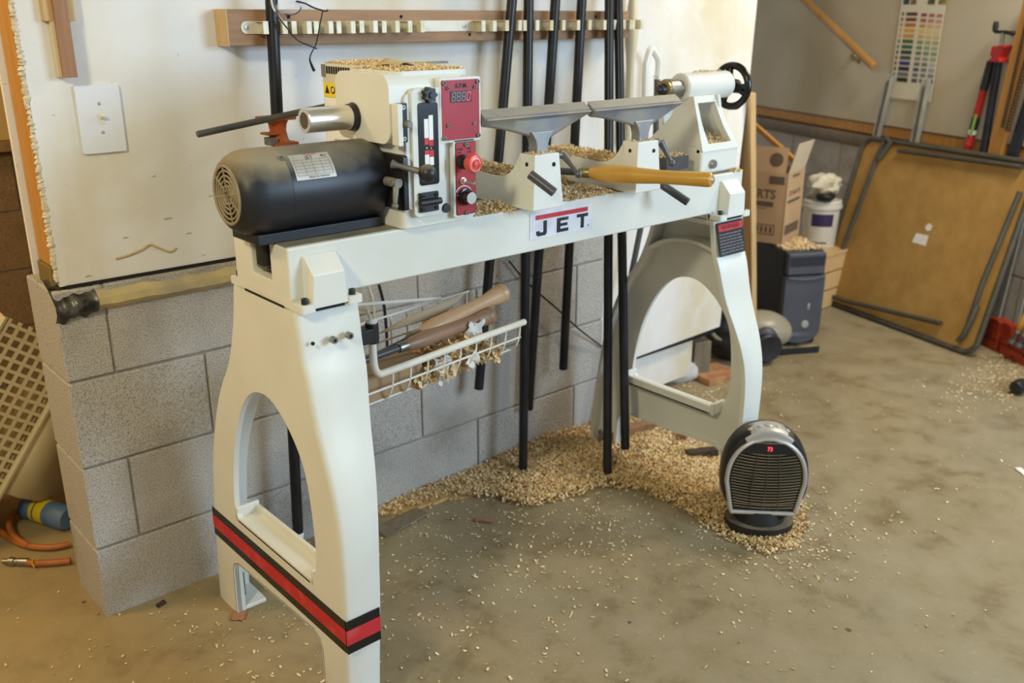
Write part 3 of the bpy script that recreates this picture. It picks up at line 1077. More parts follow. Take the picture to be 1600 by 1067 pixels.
# nameplate wrapped on the barrel
pa, pb = at(447, 246, 'Y', -.545), at(516, 236, 'Y', -.545)


def barrel(x, ang, r):
    return V((x, MY - r * math.cos(ang), MZ + r * math.sin(ang)))


A0, A1 = math.radians(18), math.radians(57)
NX0, NX1 = .272, .350
obj('nameplate', MB().grid(lambda u, v: barrel(NX0 + (NX1 - NX0) * u, A0 + (A1 - A0) * v, .0742), 4, 10), 'silverlabel_boresheen', MO)


def wraptext(s, size, x, ang, m_, sx=1.0):
    o = text('lettering', s, size, Matrix.Diagonal((sx, 1, 1, 1)), m_, MO, depth=0)
    for v in o.data.vertices:
        v.co = barrel(x + v.co.x, ang + v.co.y / .0745, .0745)


wraptext('JET', .010, .302, math.radians(47.5), 'blackprint', 1.1)
wraptext('MADE IN TAIWAN', .0052, .296, math.radians(19.5), 'blackprint', .95)
wraptext('RU', .009, .333, math.radians(49), 'blackprint')
b = MB().grid(lambda u, v: barrel(.301 + .026 * u, math.radians(54.6) + .02 * v, .0745), 3, 1)
obj('red_bar', b, 'redprint', MO)
b = MB()
for k in range(6):
    a_ = math.radians(23.5 + 4.6 * k)
    b.grid(lambda u, v: barrel(NX0 + .004 + .070 * u, a_ + .008 * v, .0745), 3, 1)
for k in range(5):
    x_ = NX0 + .004 + .0172 * k
    b.grid(lambda u, v: barrel(x_ + .0006 * u, math.radians(23.5 + 23 * v), .0745), 1, 6)
obj('plate_rules', b, 'greyprint', MO)['kind'] = 'stuff'
ps = barrel(.2575, math.radians(52), .0745)
s_ = MB()
screw(s_, ps, (0, -math.cos(math.radians(52)), math.sin(math.radians(52))), .0045, .003)
obj('socket_screw', s_, 'grey_lever', MO)
obj('motor_foot', MB().box((.205, -.53, BZ + .0012), (.46, -.43, .965)), 'black', MO, bevel=.002)
obj('motor_bracket', MB().box((.226, -.500, .90), (.247, -.474, .962)).box((.226, -.506, .945), (.26, -.43, .962)), 'black', MO, bevel=.002)
obj('way_guide', MB().box((.244, -.474, .885), (.262, -.434, .945)), 'steel2', LA, bevel=.002)


# ---------------- banjos and tool rests
def banjo(xc, yc, rx0, rx1, rotz, rod, lev):
    """sliding base with post, tool rest, two levers; xc, yc the post centre"""
    b = MB()
    # post: tapered block
    zt_, zb_ = 1.060, BZ + .004
    lo = [(xc - .043, yc - .028), (xc + .043, yc - .028), (xc + .043, yc + .040), (xc - .043, yc + .040)]
    hi = [(xc - .034, yc - .022), (xc + .034, yc - .022), (xc + .034, yc + .024), (xc - .034, yc + .024)]
    A = [b.bm.verts.new((x, y, zb_)) for x, y in lo]
    B = [b.bm.verts.new((x, y, zt_)) for x, y in hi]
    b.bm.faces.new(A[::-1])
    b.bm.faces.new(B)
    for k in range(4):
        b.bm.faces.new((A[k], A[(k + 1) % 4], B[(k + 1) % 4], B[k]))
    # curved arm reaching back over the bed, profile in Y,Z
    pr = [(yc + .02, zb_), (yc + .33, zb_)] + [(yc + .33, 1.012)] + spline([(yc + .30, 1.016), (yc + .16, 1.010), (yc + .08, 1.008), (yc + .045, 1.022), (yc + .02, 1.055)], 4)
    b.plate(pr, [], .078, fr((xc - .039, 0, 0), (0, 1, 0), UPZ))
    bj = obj('banjo', b, 'cream', LA, bevel=.007, seg=3)
    for dx, dy in ((.017, 0),):
        obj('set_screw', MB().lathe([(.0045, -.003), (.0045, .001)], (xc + dx, yc - .0235, 1.038), (0, -1, .06), 12), 'darkgap', bj)
    obj('set_screw', MB().lathe([(.0045, -.003), (.0045, .0015)], (xc - .0345, yc + .0, 1.04), (-1, 0, .08), 12), 'darkgap', bj)
    # tool rest: sweeping blade on a square neck
    y0 = yc - .0
    n = 16
    rows = []
    rb = MB()
    cs, sn = math.cos(rotz), math.sin(rotz)
    for i in range(n + 1):
        u = i / n
        x = rx0 + (rx1 - rx0) * u
        if x < xc:
            dep = .028 + .036 * ((x - rx0) / (xc - rx0)) ** 1.3
        else:
            dep = .022 + .050 * (1 - (x - xc) / (rx1 - xc))
        zt2 = 1.152
        sec = [(.013, zt2), (-.006, zt2 - .013), (-.014, zt2 - .0165), (-.007, zt2 - .0225), (-.003, zt2 - dep), (.004, zt2 - dep - .003), (.011, zt2 - dep), (.012, zt2 - .02)]
        row = []
        for dy, z in sec:
            px_, py_ = (x - xc), dy
            row.append(rb.bm.verts.new((xc + px_ * cs - py_ * sn, y0 + px_ * sn + py_ * cs, z)))
        rows.append(row)
    for A_, B_ in zip(rows, rows[1:]):
        for k in range(8):
            rb.bm.faces.new((A_[k], A_[(k + 1) % 8], B_[(k + 1) % 8], B_[k]))
    rb.bm.faces.new(rows[0])
    rb.bm.faces.new(rows[-1][::-1])
    # neck flaring into the blade
    nk = [(.016, 1.050), (.016, 1.075), (.020, 1.088), (.032, 1.104)]
    ring = []
    for hw, z in nk:
        ring.append([rb.bm.verts.new((xc + sx_ * hw, y0 + .004 + sy_ * .0125, z)) for sx_, sy_ in ((-1, -1), (1, -1), (1, 1), (-1, 1))])
    for A_, B_ in zip(ring, ring[1:]):
        for k in range(4):
            rb.bm.faces.new((A_[k], A_[(k + 1) % 4], B_[(k + 1) % 4], B_[k]))
    rb.bm.faces.new(ring[0][::-1])
    rb.bm.faces.new(ring[-1])
    obj('tool_rest', rb, 'iron', bj, bevel=.0025, seg=2)
    ft = MB()
    A_ = [(-.0055, -.0127), (.0125, .0006)]
    for xa in (rx0 + .001, rx1 - .001):
        pass
    q = []
    for xa in (rx0, rx1):
        for dy, dz in A_:
            px_, py_ = xa - xc, dy
            q.append(V((xc + px_ * cs - (py_ - .0006) * sn, y0 + px_ * sn + (py_ - .0006) * cs, 1.1522 + dz)))
    vv = [ft.bm.verts.new(p) for p in (q[0], q[2], q[3], q[1])]
    ft.bm.faces.new(vv)
    vb = [ft.bm.verts.new(p + V((0, .0005, -.0007))) for p in (q[0], q[2], q[3], q[1])]
    ft.bm.faces.new(vb[::-1])
    for k in range(4):
        ft.bm.faces.new((vv[k], vb[k], vb[(k + 1) % 4], vv[(k + 1) % 4]))
    obj('rest_face', ft, 'irontop', bj)
    # locking lever of the post
    pv = V((xc + .034, yc - .004, 1.052))
    e = V(lev)
    mid = pv + V((.022, -.004, .002))
    obj('post_lever', MB().tube([pv, pv + V((.018, -.002, 0))], .0085, 14).tube([mid, mid.lerp(e, .5), e], [.0085, .0055, .0055], 12).sphere(e, .0085, 14), 'irondark', bj)
    # long clamp handle
    if rod:
        obj('clamp_handle', MB().tube([V(rod[0]), V(rod[1])], .0095, 20), 'irondark', bj, bevel=.001)
    return bj


bj1 = banjo(.800, -.600, .651, .936, 0, (at(828, 272, 'Y', -.645), at(866, 301, 'Y', -.69)), at(904, 272, 'Y', -.64))
bj2 = banjo(1.108, -.600, .942, 1.235, .02, (at(1030, 286, 'Y', -.60), at(1075, 316, 'Y', -.665)), at(1050, 255, 'Y', -.63))

# ---------------- tailstock
TZ, TY = 1.155, -.480
TS = obj('tailstock', MB().box((1.386, -.557, BZ + .0015), (1.538, -.375, 1.016)), 'cream', LA, bevel=.008, seg=3)
# hollow tapering column: raked front frame with a window, side webs, back wall
CFm = fr((0, -.556, 1.016), (1, 0, 0), (0, .033, .110))
prR = spline([(1.536, -.012), (1.522, .012), (1.498, .06), (1.480, .125)], 5)
wnR = spline([(1.506, .006), (1.483, .05), (1.466, .108)], 5)
wnL = spline([(1.398, .108), (1.402, .055), (1.414, .006)], 4)
cb = MB()
cb.plate([(1.386, -.012), (1.386, .125)] + [(1.398, .125)] + wnL + [(1.414, -.012)], [], .018, CFm @ Matrix.Translation((0, 0, -.018)))
cb.plate([(1.398, .125), (1.398, .108), (1.466, .108), (1.466, .125)], [], .018, CFm @ Matrix.Translation((0, 0, -.018)))
cb.plate([(1.414, -.012), (1.414, .006), (1.506, .006), (1.506, -.012)], [], .018, CFm @ Matrix.Translation((0, 0, -.018)))
cb.plate(prR + [(1.466, .125)] + wnR[::-1] + [(1.506, -.012)], [], .018, CFm @ Matrix.Translation((0, 0, -.018)))
obj('column', cb, 'cream', TS)
sk = [(-.550, 1.014), (-.522, 1.128)] + spline([(-.472, 1.130), (-.455, 1.090), (-.429, 1.062), (-.392, 1.028), (-.372, 1.006)], 4) + [(-.40, 1.0)]
obj('side_web', MB().plate(sk, [], .012, fr((1.3865, 0, 0), (0, 1, 0), UPZ)), 'cream', TS, bevel=.003)
rw = MB()
rp = [(1.536, 1.004), (1.522, 1.028), (1.498, 1.074), (1.480, 1.136)]
for (x0, z0), (x1, z1) in zip(spline(rp, 4), spline(rp, 4)[1:]):
    rw.plate([(x0 - .010, z0), (x0, z0), (x1, z1), (x1 - .010, z1)], [], .125, front(0, -.405, 0))
obj('side_web', rw, 'cream', TS)
obj('column_back', MB().plate([(1.388, 1.01), (1.525, 1.01), (1.495, 1.06), (1.475, 1.13), (1.388, 1.13)], [], .010, front(0, -.415, 0)), 'cream', TS)
obj('quill_housing', MB().lathe([(.029, 0), (.034, .004), (.034, .182), (.030, .187)], (1.378, TY, TZ), (1, 0, 0), 40), 'cream', TS)
QO = (1.378, TY, TZ - .002)
obj('quill', MB().lathe([(.0205, -.022), (.0205, 0), (.0245, .001), (.0245, .004)], QO, (1, 0, 0), 30), 'steel2', TS)
obj('centre_body', MB().lathe([(.0215, -.052), (.0245, -.050), (.0245, -.018), (.022, -.016)], QO, (1, 0, 0), 30), 'steel2', TS)
obj('quill_collar', MB().lathe([(.018, -.060), (.0220, -.059), (.0222, -.052)], QO, (1, 0, 0), 30), 'brass', TS)
obj('live_centre', MB().lathe([(.0005, -.086), (.006, -.078), (.0065, -.074), (.0115, -.072), (.0125, -.064), (.0145, -.061), (.0145, -.058)], QO, (1, 0, 0), 24), 'black', TS)
obj('hex_bolt', MB().lathe([(.0115, 0), (.0115, .008), (.010, .010)], at(1112, 256, 'Y', -.557), (0, -1, 0), 8), 'steel2', TS)
# handwheel
HW = V((1.592, TY, TZ - .006))
hm = fr(HW, (0, -1, 0), UPZ)
R_ = .0515
hw = MB().tube([hm @ V((R_ * math.cos(a), R_ * math.sin(a), 0)) for a in np.linspace(0, 2 * PI, 48, endpoint=False)], .0095, 12, closed=True)
for k in range(3):
    a = PI / 2 + .35 + k * 2 * PI / 3
    for sgn in (-1, 1):
        hw.tube([hm @ V((.006 * math.cos(a + sgn * 1.2), .006 * math.sin(a + sgn * 1.2), .006)), hm @ V((.03 * math.cos(a + sgn * .16), .03 * math.sin(a + sgn * .16), .002)),
                 hm @ V((.050 * math.cos(a + sgn * .2), .050 * math.sin(a + sgn * .2), 0))], [.011, .0075, .0085], 10)
hw.lathe([(.016, -.022), (.018, -.008), (.018, .004), (.012, .008)], HW, (-1, 0, 0), 24)
obj('handwheel', hw, 'blackgloss', TS)
hk = V((1.640, -.528, 1.108))
obj('handwheel_crank', MB().lathe([(.006, 0), (.008, .01), (.009, .04), (.006, .052)], HW + V((.002, .01, -.055)), (1, 0, 0), 16), 'steel2', TS)
obj('quill_lock', MB().tube([(1.30, -.50, 1.0), (1.335, -.545, 1.0)], .003, 6), 'irondark', TS)
# tailstock base clamp block beside
obj('clamp_block', MB().plate(rr(1.262, .968, 1.345, 1.000, .004), [], .05, front(0, -.50, 0)), 'irondark', TS, bevel=.002)

# ================================================================== ON AND AROUND THE LATHE
# gouge lying across the bed
g0, g1 = at(921, 270, 'Z', .993), at(1113, 281, 'Z', 1.0)
gd = (g1 - g0).normalized()
GO = thing('bowl_gouge', g0, 'turning gouge with amber wooden handle lying across the lathe bed', 'gouge')
L = (g1 - g0).length
obj('handle', MB().lathe([(.0105, 0), (.0150, .012), (.0188, .035), (.0202, .060), (.0198, .085), (.0172, .120), (.0152, .155), (.0146, .19), (.0150, .23), (.0158, L - .012), (.0150, L - .003), (.012, L)],
                         g0, gd, 28), 'handle', GO)
obj('ferrule', MB().lathe([(.0095, -.022), (.0112, -.020), (.0118, .002), (.0105, .004)], g0, gd, 24), 'brass', GO)
obj('butt_cap', MB().lathe([(.0085, L - .002), (.0075, L + .003), (.003, L + .0045), (0, L + .0046)], g0, gd, 20), 'steel', GO)
obj('shaft', MB().lathe([(.0078, -.30), (.0078, -.02)], g0, gd, 16), 'irondark', GO)

# knock-out rod resting on the orange jaw
ra, rb_ = at(308, 210, 'Y', -.20), at(500, 168.5, 'Y', -.20)
tag(obj('steel_rod', MB().lathe([(.0055, 0), (.0068, .002), (.0068, .352), (.0055, .354)], ra, (rb_ - ra) , 16), 'irondark'),
    'long thin dark steel rod poking left from behind the headstock', 'rod')

# folded paper on the headstock and a dark ruler behind it
tp_ = V((.535, -.46, 1.2295))


def fold(u, v):
    x, y = .085 * u, .060 * v
    z = .008 * math.sin(3.5 * u + .5) * (1 - .4 * v) + .014 * max(0, .55 - abs(u - .42)) * (v) + .003 * math.sin(9 * u + 4 * v)
    return V((.530 + x - .02 * v, -.50 + y - .25 * x * 0, 1.2305 + abs(z)))


pf = obj('folded_sandpaper', MB().grid(fold, 16, 8), 'foldpaper')
sm = pf.modifiers.new('thick', 'SOLIDIFY')
sm.thickness = .0012
tag(pf, 'crumpled tan sheet of sandpaper lying on top of the headstock', 'sandpaper')
tag(obj('flat_file', MB().box((.60, -.40, 1.2295), (.725, -.385, 1.2335)), 'grey_lever', bevel=.001), 'thin dark file lying along the back of the headstock top', 'file')

# ---------------- tool rail on the wall
TR = thing('tool_rail', (1.04, 0, 1.30), 'wooden board with a white spring-clip rail holding the pipes', 'rail')
rb = MB().box((.415, -.040, 1.2595), (1.672, .0145, 1.334))
obj('backing_board', rb, 'rail', TR, bevel=.002)
obj('board_end', MB().box((.4135, -.0405, 1.2592), (.4165, .0142, 1.3343)), 'pine', TR)
for x in (.56, .86, 1.07, 1.36, 1.53):
    obj('screw_head', MB().lathe([(.004, 0), (.004, .001), (.002, .0012), (.002, -.001), (0, -.001)], (x, -.0402, 1.319 if x != 1.07 else 1.276), (0, -1, 0), 12), 'darkgap', TR)
ch = MB().plate(rr(.445, 1.284, 1.662, 1.310, .011), [], .003, front(0, -.040, 0))
obj('channel', ch, 'wirewhite', TR, bevel=.001)
for x in (.456, .80, 1.05):
    obj('screw_head', MB().lathe([(.005, 0), (.0045, .002), (0, .0025)], (x, -.0430, 1.297), (0, -1, 0), 12), 'steel2', TR)


def clip(x, wd=.0165):
    b = MB()
    jy = random.uniform(-.0012, .0012)
    jz = random.uniform(-.0006, .0006)
    for sg in (-1, 1):
        xa = x + sg * wd
        b.box((xa - .0009, -.084, 1.284), (xa + .0009, -.043, 1.310))                 # side leaf
        b.box((min(xa, xa + sg * .010), -.078, 1.3085), (max(xa, xa + sg * .010), -.043, 1.310))
        b.box((min(xa, xa + sg * .010), -.078, 1.284), (max(xa, xa + sg * .010), -.043, 1.2855))
        b.box((min(xa, xa + sg * .012), -.0858, 1.284), (max(xa, xa + sg * .012), -.084, 1.310))   # turned-out tab
    b.box((x - wd, -.0445, 1.284), (x + wd, -.043, 1.310))
    for v in b.bm.verts:
        v.co.y += jy
        v.co.z += jz
    return obj('spring_clip', b, 'clipmetal', TR, sharp=60)


PY = -.071
PIPES = [  # top pixel, y; bottom point
    ('pipe_clamp', at(424, 0, 'Y', PY), at(468, 878, 'Z', .0), 'black pipe with an orange clamp jaw, left of the headstock', True),
    ('iron_pipe', at(800, 0, 'Y', PY), at(748, 608, 'Y', -.06), 'black iron pipe leaning left, hanging clear of the floor behind the wire basket', False),
    ('iron_pipe', at(826, 0, 'Y', PY), at(817, 740, 'Z', .012), 'upright black pipe standing in the shavings, left one of the three on the floor', False),
    ('iron_pipe', at(868, 0, 'Y', PY), at(826, 640, 'Y', -.045), 'black pipe crossing behind the left tool rest, third from the left of the row', False),
    ('iron_pipe', at(909, 0, 'Y', PY), at(880, 577, 'Y', -.06), 'black pipe hung clear of the floor right of the name sticker', False),
    ('iron_pipe', at(952, 0, 'Y', PY), at(949, 740, 'Z', .012), 'black pipe with its foot furthest out in the shavings, next to last of the row', False),
    ('iron_pipe', at(966, 0, 'Y', PY), at(977, 702, 'Z', .10), 'rightmost black pipe of the row, standing beside the right lathe leg', False)]
PR = .0134
cl_x = []
for nm, top, bot, lb, jaw in PIPES:
    d = (top - bot).normalized()
    top2 = bot + d * ((1.62 - bot.z) / d.z)
    ln = (top2 - bot).length
    kk = (1.297 - bot.z) / d.z
    cl_x.append((bot + d * kk).x)
    body = MB().lathe([(PR * .8, 0), (PR, .002), (PR, ln - .002), (PR * .8, ln)], bot, d, 20)
    if not jaw:
        o = obj(nm, body, 'pipe')
        tag(o, lb, 'pipe', 'black pipes along the wall')
    else:
        r_ = thing(nm, bot, lb, 'pipe clamp', 'black pipes along the wall')
        obj('pipe', body, 'pipe', r_)
        jc = bot + d * ((1.083 - bot.z) / d.z)
        jm = MB()
        for hz, hx0, hx1, hy in ((-.030, -.024, .034, .030), (.026, -.042, .032, .030)):
            jm.box((jc.x + hx0, jc.y - hy, jc.z + hz - .004), (jc.x + hx1, jc.y + .022, jc.z + hz + .004))
        jm.lathe([(.027, -.031), (.021, -.018), (.018, -.002), (.020, .012), (.027, .026)], jc, (0, 0, 1), 24)
        jm.box((jc.x - .038, jc.y - .022, jc.z - .009), (jc.x - .010, jc.y + .012, jc.z - .004))
        obj('clamp_jaw', jm, 'orange', r_, bevel=.002)
        obj('release_lever', MB().box((jc.x - .034, jc.y - .026, jc.z - .031), (jc.x - .014, jc.y + .004, jc.z - .014)), 'grey_lever', r_, bevel=.002)
        obj('pipe_sticker', MB().lathe([(PR + .0003, .030), (PR + .0005, .031), (PR + .0005, .085), (PR + .0003, .086)], bot, d, 20, False), 'white', r_)
        bb_ = MB()
        for k in range(8):
            bb_.lathe([(PR + .0008, .045 + .0035 * k), (PR + .0008, .0465 + .0035 * k)], bot, d, 20, False)
        obj('barcode', bb_, 'blackprint', r_)
for x in cl_x:
    clip(x)
for px in (466, 500, 535, 570, 605, 645, 758, 990):
    clip(at(px, 42, 'Y', -.07).x, .0125)
clip(1.655)

# ---------------- spectacles hanging from a clip
GL = thing('spectacles', at(470, 30, 'Y', -.12), 'thin dark wire-framed spectacles hanging on the tool rail', 'spectacles')
t = NT('lens_glass')
t.set(.05)
t.base((.95, .95, .93, 1))
t.b.inputs['Transmission Weight'].default_value = .9
t.b.inputs['IOR'].default_value = 1.15
t.b.inputs['Alpha'].default_value = .45
M['lens'] = t.m


def glp(pts, y):
    return [at(px, py, 'Y', y if not isinstance(y, list) else y[i]) for i, (px, py) in enumerate(pts)]


lensA = spline([(430, 9), (437, 4), (452, 1), (465, 4), (470, 11), (466, 19), (455, 23), (442, 21), (433, 16)], 4, True)
lensB = spline([(463, 2), (476, 5), (490, 12), (507, 17), (512, 16), (506, 8), (492, -4), (476, -10), (464, -6)], 4, True)
for ln_, yy in ((lensA, -.100), (lensB, -.125)):
    P_ = [at(px, py, 'Y', yy) for px, py in ln_]
    fm = front(0, yy, 0)
    obj('lens', MB().plate([(p.x, p.z) for p in P_], [], .0015, fm), 'lens', GL)
    k0 = int(len(P_) * (.45 if ln_ is lensA else 0))
    seg_ = P_[k0:k0 + len(P_) // 3] if ln_ is lensA else P_[0:len(P_) // 2]
    obj('rim', MB().tube(seg_, .0014 if ln_ is lensA else .0018, 6), 'black', GL)
obj('bridge', MB().tube(glp([(462, 3), (466, 1), (471, 3)], -.112), .0012, 6), 'black', GL)
obj('temple', MB().tube(spline(glp([(504, 18), (500, 38), (494, 68), (487, 82), (484, 92), (487, 102), (491, 111)], -.135), 3), [.0014] * 12 + [.0018, .0022, .0026, .003, .0032, .0034, .003], 8), 'black', GL)
obj('temple', MB().tube(spline(glp([(430, 18), (440, 33), (452, 48), (458, 56), (467, 64), (480, 70), (495, 76)], -.108), 3), .0016, 8), 'black', GL)
obj('frame_arm', MB().tube(spline(glp([(424, 0), (426, 10), (430, 18), (441, 34), (449, 44)], -.104), 3), .0022, 8), 'wirewhite', GL)
obj('nose_pad', MB().sphere(at(484, 14, 'Y', -.118), .003, 10), 'wirewhite', GL)

# ---------------- switch and hanging wood at the left of the wallboard
SW = thing('light_switch', at(156, 190, 'Y', .015), 'white toggle light switch with a large cover plate on the wallboard', 'light switch')
q0 = at(120, 240, 'Y', .015)
obj('cover_plate', MB().plate(rr(.103, 1.055, .190, 1.190, .004), [], .007, front(0, .015, 0)), 'plate', SW, bevel=.005, seg=3)
obj('toggle_slot', MB().plate(rr(.1425, 1.1125, .1525, 1.137, .001), [], .0012, front(0, .008, 0)), 'wirewhite', SW)
obj('toggle', MB().tube([(.1475, .008, 1.124), (.1475, -.004, 1.131)], [.0038, .0032], 8), 'wirewhite', SW)
for z in (1.153, 1.096):
    obj('plate_screw', MB().lathe([(.0035, 0), (.003, .001), (0, .0014)], (.147, .008, z), (0, -1, 0), 12), 'galv', SW)
HK = thing('wooden_hanger', at(98, 40, 'Y', .015), 'brown and tan wood strips screwed to the wallboard above the light switch', 'wood strips')
hx = [at(x, 60, 'Y', 0.0).x for x in (75, 90, 113, 121)]
zt1 = at(98, 33, 'Y', .0).z
zt2 = at(105, 121, 'Y', -.01).z
zt3 = at(93, 46, 'Y', .0).z
obj('tan_strip', MB().box((hx[0] - .003, -.006, zt1), (hx[3] + .001, .0148, 1.55)), 'pine', HK, bevel=.001)
obj('red_brown_strip', MB().box((hx[1] - .004, -.020, zt2), (hx[2] - .006, -.006, 1.55)), 'mahog', HK, bevel=.001)
obj('pale_strip', MB().box((hx[1] - .010, -.006, zt2 + .0), (hx[1] + .004, .0148, zt1)), 'pale', HK, bevel=.001)

# ---------------- pale turned stick and cream-handled bar on the wall behind the tailstock
sx_, sy_ = at(985, 100, 'Y', -.02).x, -.02
zs = lambda py: at(985, py, 'Y', sy_).z
PB = MB().lathe([(.012, 0), (.016, .03), (.013, .10), (.012, .22), (.015, .26), (.019, .30), (.021, .33), (.018, .38), (.013, .42), (.011, .5), (.012, .62)], (sx_, sy_, zs(225)), (0, 0, 1), 24)
tag(obj('turned_spindle', PB, 'pale'), 'pale turned wooden spindle hanging at the right end of the tool rail', 'spindle')
CB = thing('handled_bar', at(1022, 200, 'Y', -.05), 'cream bent-strap handle on a dark bar against the wall left of the tailstock', 'handle')
hp_ = [at(x, y, 'Y', -.05) for x, y in ((1006, 230), (1009, 112), (1011, 95), (1016, 78), (1021, 80), (1029, 96), (1027, 124))]
b = MB()
for a_, c_ in zip(hp_, hp_[1:]):
    pass
b.tube(spline([tuple(p) for p in hp_], 3), .0105, 8)
obj('strap_handle', b, 'cream', CB)
d0, d1 = at(1027, 118, 'Y', -.05), at(1024, 240, 'Y', -.05)
obj('bar', MB().tube([d0, d1, V((1.60, -.05, .0))], .010, 4), 'irondark', CB, bevel=.001)

# ---------------- plank leaning at the end of the partition
pa_, pb_ = at(1171, 147, 'Y', -.005), at(1174, 600, 'Y', -.005)
dd = (pb_ - pa_)
pb_ = pa_ + dd * ((pa_.z) / -dd.z)
pmid = MB()
pm = fr(pb_ + V((0, .0, 0)), (1, -.55, 0), (pa_ - pb_))
pm = fr(pb_, V((1, -.45, 0)) - (pa_ - pb_).normalized() * V((1, -.45, 0)).dot((pa_ - pb_).normalized()), pa_ - pb_)
pl = (pa_ - pb_).length
tag(obj('plank', MB().box((.004, .004, -.09), (.026, pl, .0), pm), 'pine', bevel=.002),
    'pale pine plank leaning upright at the end of the white partition', 'plank')

# ---------------- wire basket swinging from the left leg
BO = V((.444, -.50, .635))
bu = V((math.cos(math.radians(8)), math.sin(math.radians(8)), 0))
bv = V((-bu.y, bu.x, 0))
BL_ = .47


def bk(a, c, z):
    return BO + bu * a + bv * c + V((0, 0, z))


WB = thing('wire_basket', BO, 'white wire tool basket bolted to the left lathe leg', 'basket')
obj('front_rail', MB().tube(spline([tuple(bk(0, 0, .092)), tuple(bk(0, 0, .05)), tuple(bk(.002, 0, .02)), tuple(bk(.012, 0, .003)), tuple(bk(.035, 0, 0)), tuple(bk(.2, 0, 0)), tuple(bk(BL_, 0, 0))], 4),
                            .0078, 14), 'wirewhite', WB)
obj('mount_sleeve', MB().lathe([(.0135, 0), (.0135, .042)], bk(0, 0, .072), (0, 0, 1), 20).box(bk(-.085, -.008, .078), bk(-.005, .012, .108)), 'black', WB, bevel=.002)
obj('sleeve_cap', MB().lathe([(.011, .042), (.012, .045), (.006, .050), (0, .050)], bk(0, 0, .072), (0, 0, 1), 16), 'wirewhite', WB)
obj('back_rail', MB().tube([bk(.0, 0, .118), bk(.04, .06, .118), bk(.06, .17, .10), bk(.36, .17, .05)], .004, 8), 'wirewhite', WB)
for k in range(9):
    a = .05 + k * .0505
    obj('basket_wire', MB().tube(spline([tuple(bk(a, 0, -.004)), tuple(bk(a, .003, -.035)), tuple(bk(a, .016, -.062)), tuple(bk(a, .045, -.074)), tuple(bk(a, .12, -.074)), tuple(bk(a, .165, -.06)), tuple(bk(a, .172, -.01)), tuple(bk(a, .172, .045))], 4), .0024, 8), 'wirewhite', WB)
for c, z in ((.004, -.036), (.030, -.072), (.09, -.0765), (.15, -.072), (.172, -.01), (.172, .045)):
    obj('basket_wire', MB().tube([bk(-.03 if z < -.03 else .03, c, z), bk(.46, c, z)], .0026, 8), 'wirewhite', WB)
# things lying in it
CBX = MB().plate([(-.02, -.07), (.16, -.07), (.16, -.005), (-.02, .0)], [], .09, fr(bk(0, .118, 0), bu, UPZ))
tag(obj('cardboard_carton', CBX, 'cardboard', bevel=.001), 'small brown cardboard carton at the left end of the wire basket', 'carton')
s4 = [at(588, 523, 'Y', -.355), at(692, 493, 'Y', -.355), at(727, 459, 'Y', -.335), at(640, 494, 'Y', -.335)]
b = MB()
v_ = [b.bm.verts.new(p) for p in s4]
b.bm.faces.new(v_)
cs_ = obj('cardboard_sheet', b, 'cardboard2')
sm = cs_.modifiers.new('thick', 'SOLIDIFY')
sm.thickness = .003
tag(cs_, 'flat grey cardboard sheet standing along the back of the wire basket', 'cardboard')


def chisel(name, pf_, pe, y0, y1, m_, lb, r=1.0):
    a, e = at(*pf_, 'Y', y0), at(*pe, 'Y', y1)
    d = (e - a).normalized()
    l_ = (e - a).length
    T = thing(name, a, lb, 'chisel', 'turning chisels in the wire basket')
    obj('handle', MB().lathe([(.011 * r, 0), (.016 * r, .02), (.019 * r, .05), (.0175 * r, .09), (.0150 * r, l_ * .6), (.0160 * r, l_ * .78), (.0205 * r, l_ * .90), (.0205 * r, l_ * .925), (.0200 * r, l_ * .93), (.0212 * r, l_ * .94), (.0215 * r, l_ - .006), (.017 * r, l_)], a, d, 28), m_, T)
    obj('ferrule', MB().lathe([(.0105 * r, -.022), (.0115 * r, -.020), (.0115 * r, .002)], a, d, 20), 'steel2', T)
    obj('blade', MB().lathe([(.007, -.13), (.0075, -.02)], a, d, 14), 'irondark', T)


chisel('turning_chisel', (655, 522), (788, 456), -.405, -.37, 'chiselA', 'light wooden handled chisel on top in the wire basket', 1.05)
chisel('turning_chisel', (634, 540), (768, 492), -.44, -.40, 'chiselB', 'darker brown handled chisel below the light one in the wire basket', .95)
P_ = []
for _ in range(1500):
    a, c = rng.uniform(.13, .40), rng.uniform(.01, .16)
    P_.append(bk(a, c, -.072 + rng.uniform(0, 1) ** 1.6 * .085 * (1 - abs(a - .28) / .2)))
tag(chips('shavings_in_basket', np.array([tuple(p) for p in P_]), .017, 'shav', tilt=.9, curl=1.0), 'curled wood shavings filling the wire basket', 'shavings')
for k, (px, py, s_) in enumerate(((742, 518, .030), (690, 572, .028), (738, 562, .022), (692, 590, .018))):
    c_ = at(px, py, 'Y', -.455 if k else -.43)

    def crm(u, v, s_=s_, c_=c_, k=k):
        return c_ + V(((u - .5) * s_ * 1.6 + .004 * math.sin(9 * v + k), .006 * math.sin(7 * u + 5 * v + k), (v - .5) * s_ * 1.5 + .005 * math.sin(8 * u + k)))
    o = obj('paper_scrap', MB().grid(crm, 6, 6), 'paper')
    o.modifiers.new('thick', 'SOLIDIFY').thickness = .0008
    tag(o, ['white paper scrap sticking up at the back of the basket shavings', 'white paper scrap pressed against the middle of the basket wires',
            'crumpled white paper scrap at the right end of the basket shavings', 'small white paper scrap poking down through the basket bottom'][k], 'paper', 'paper scraps in the wire basket')

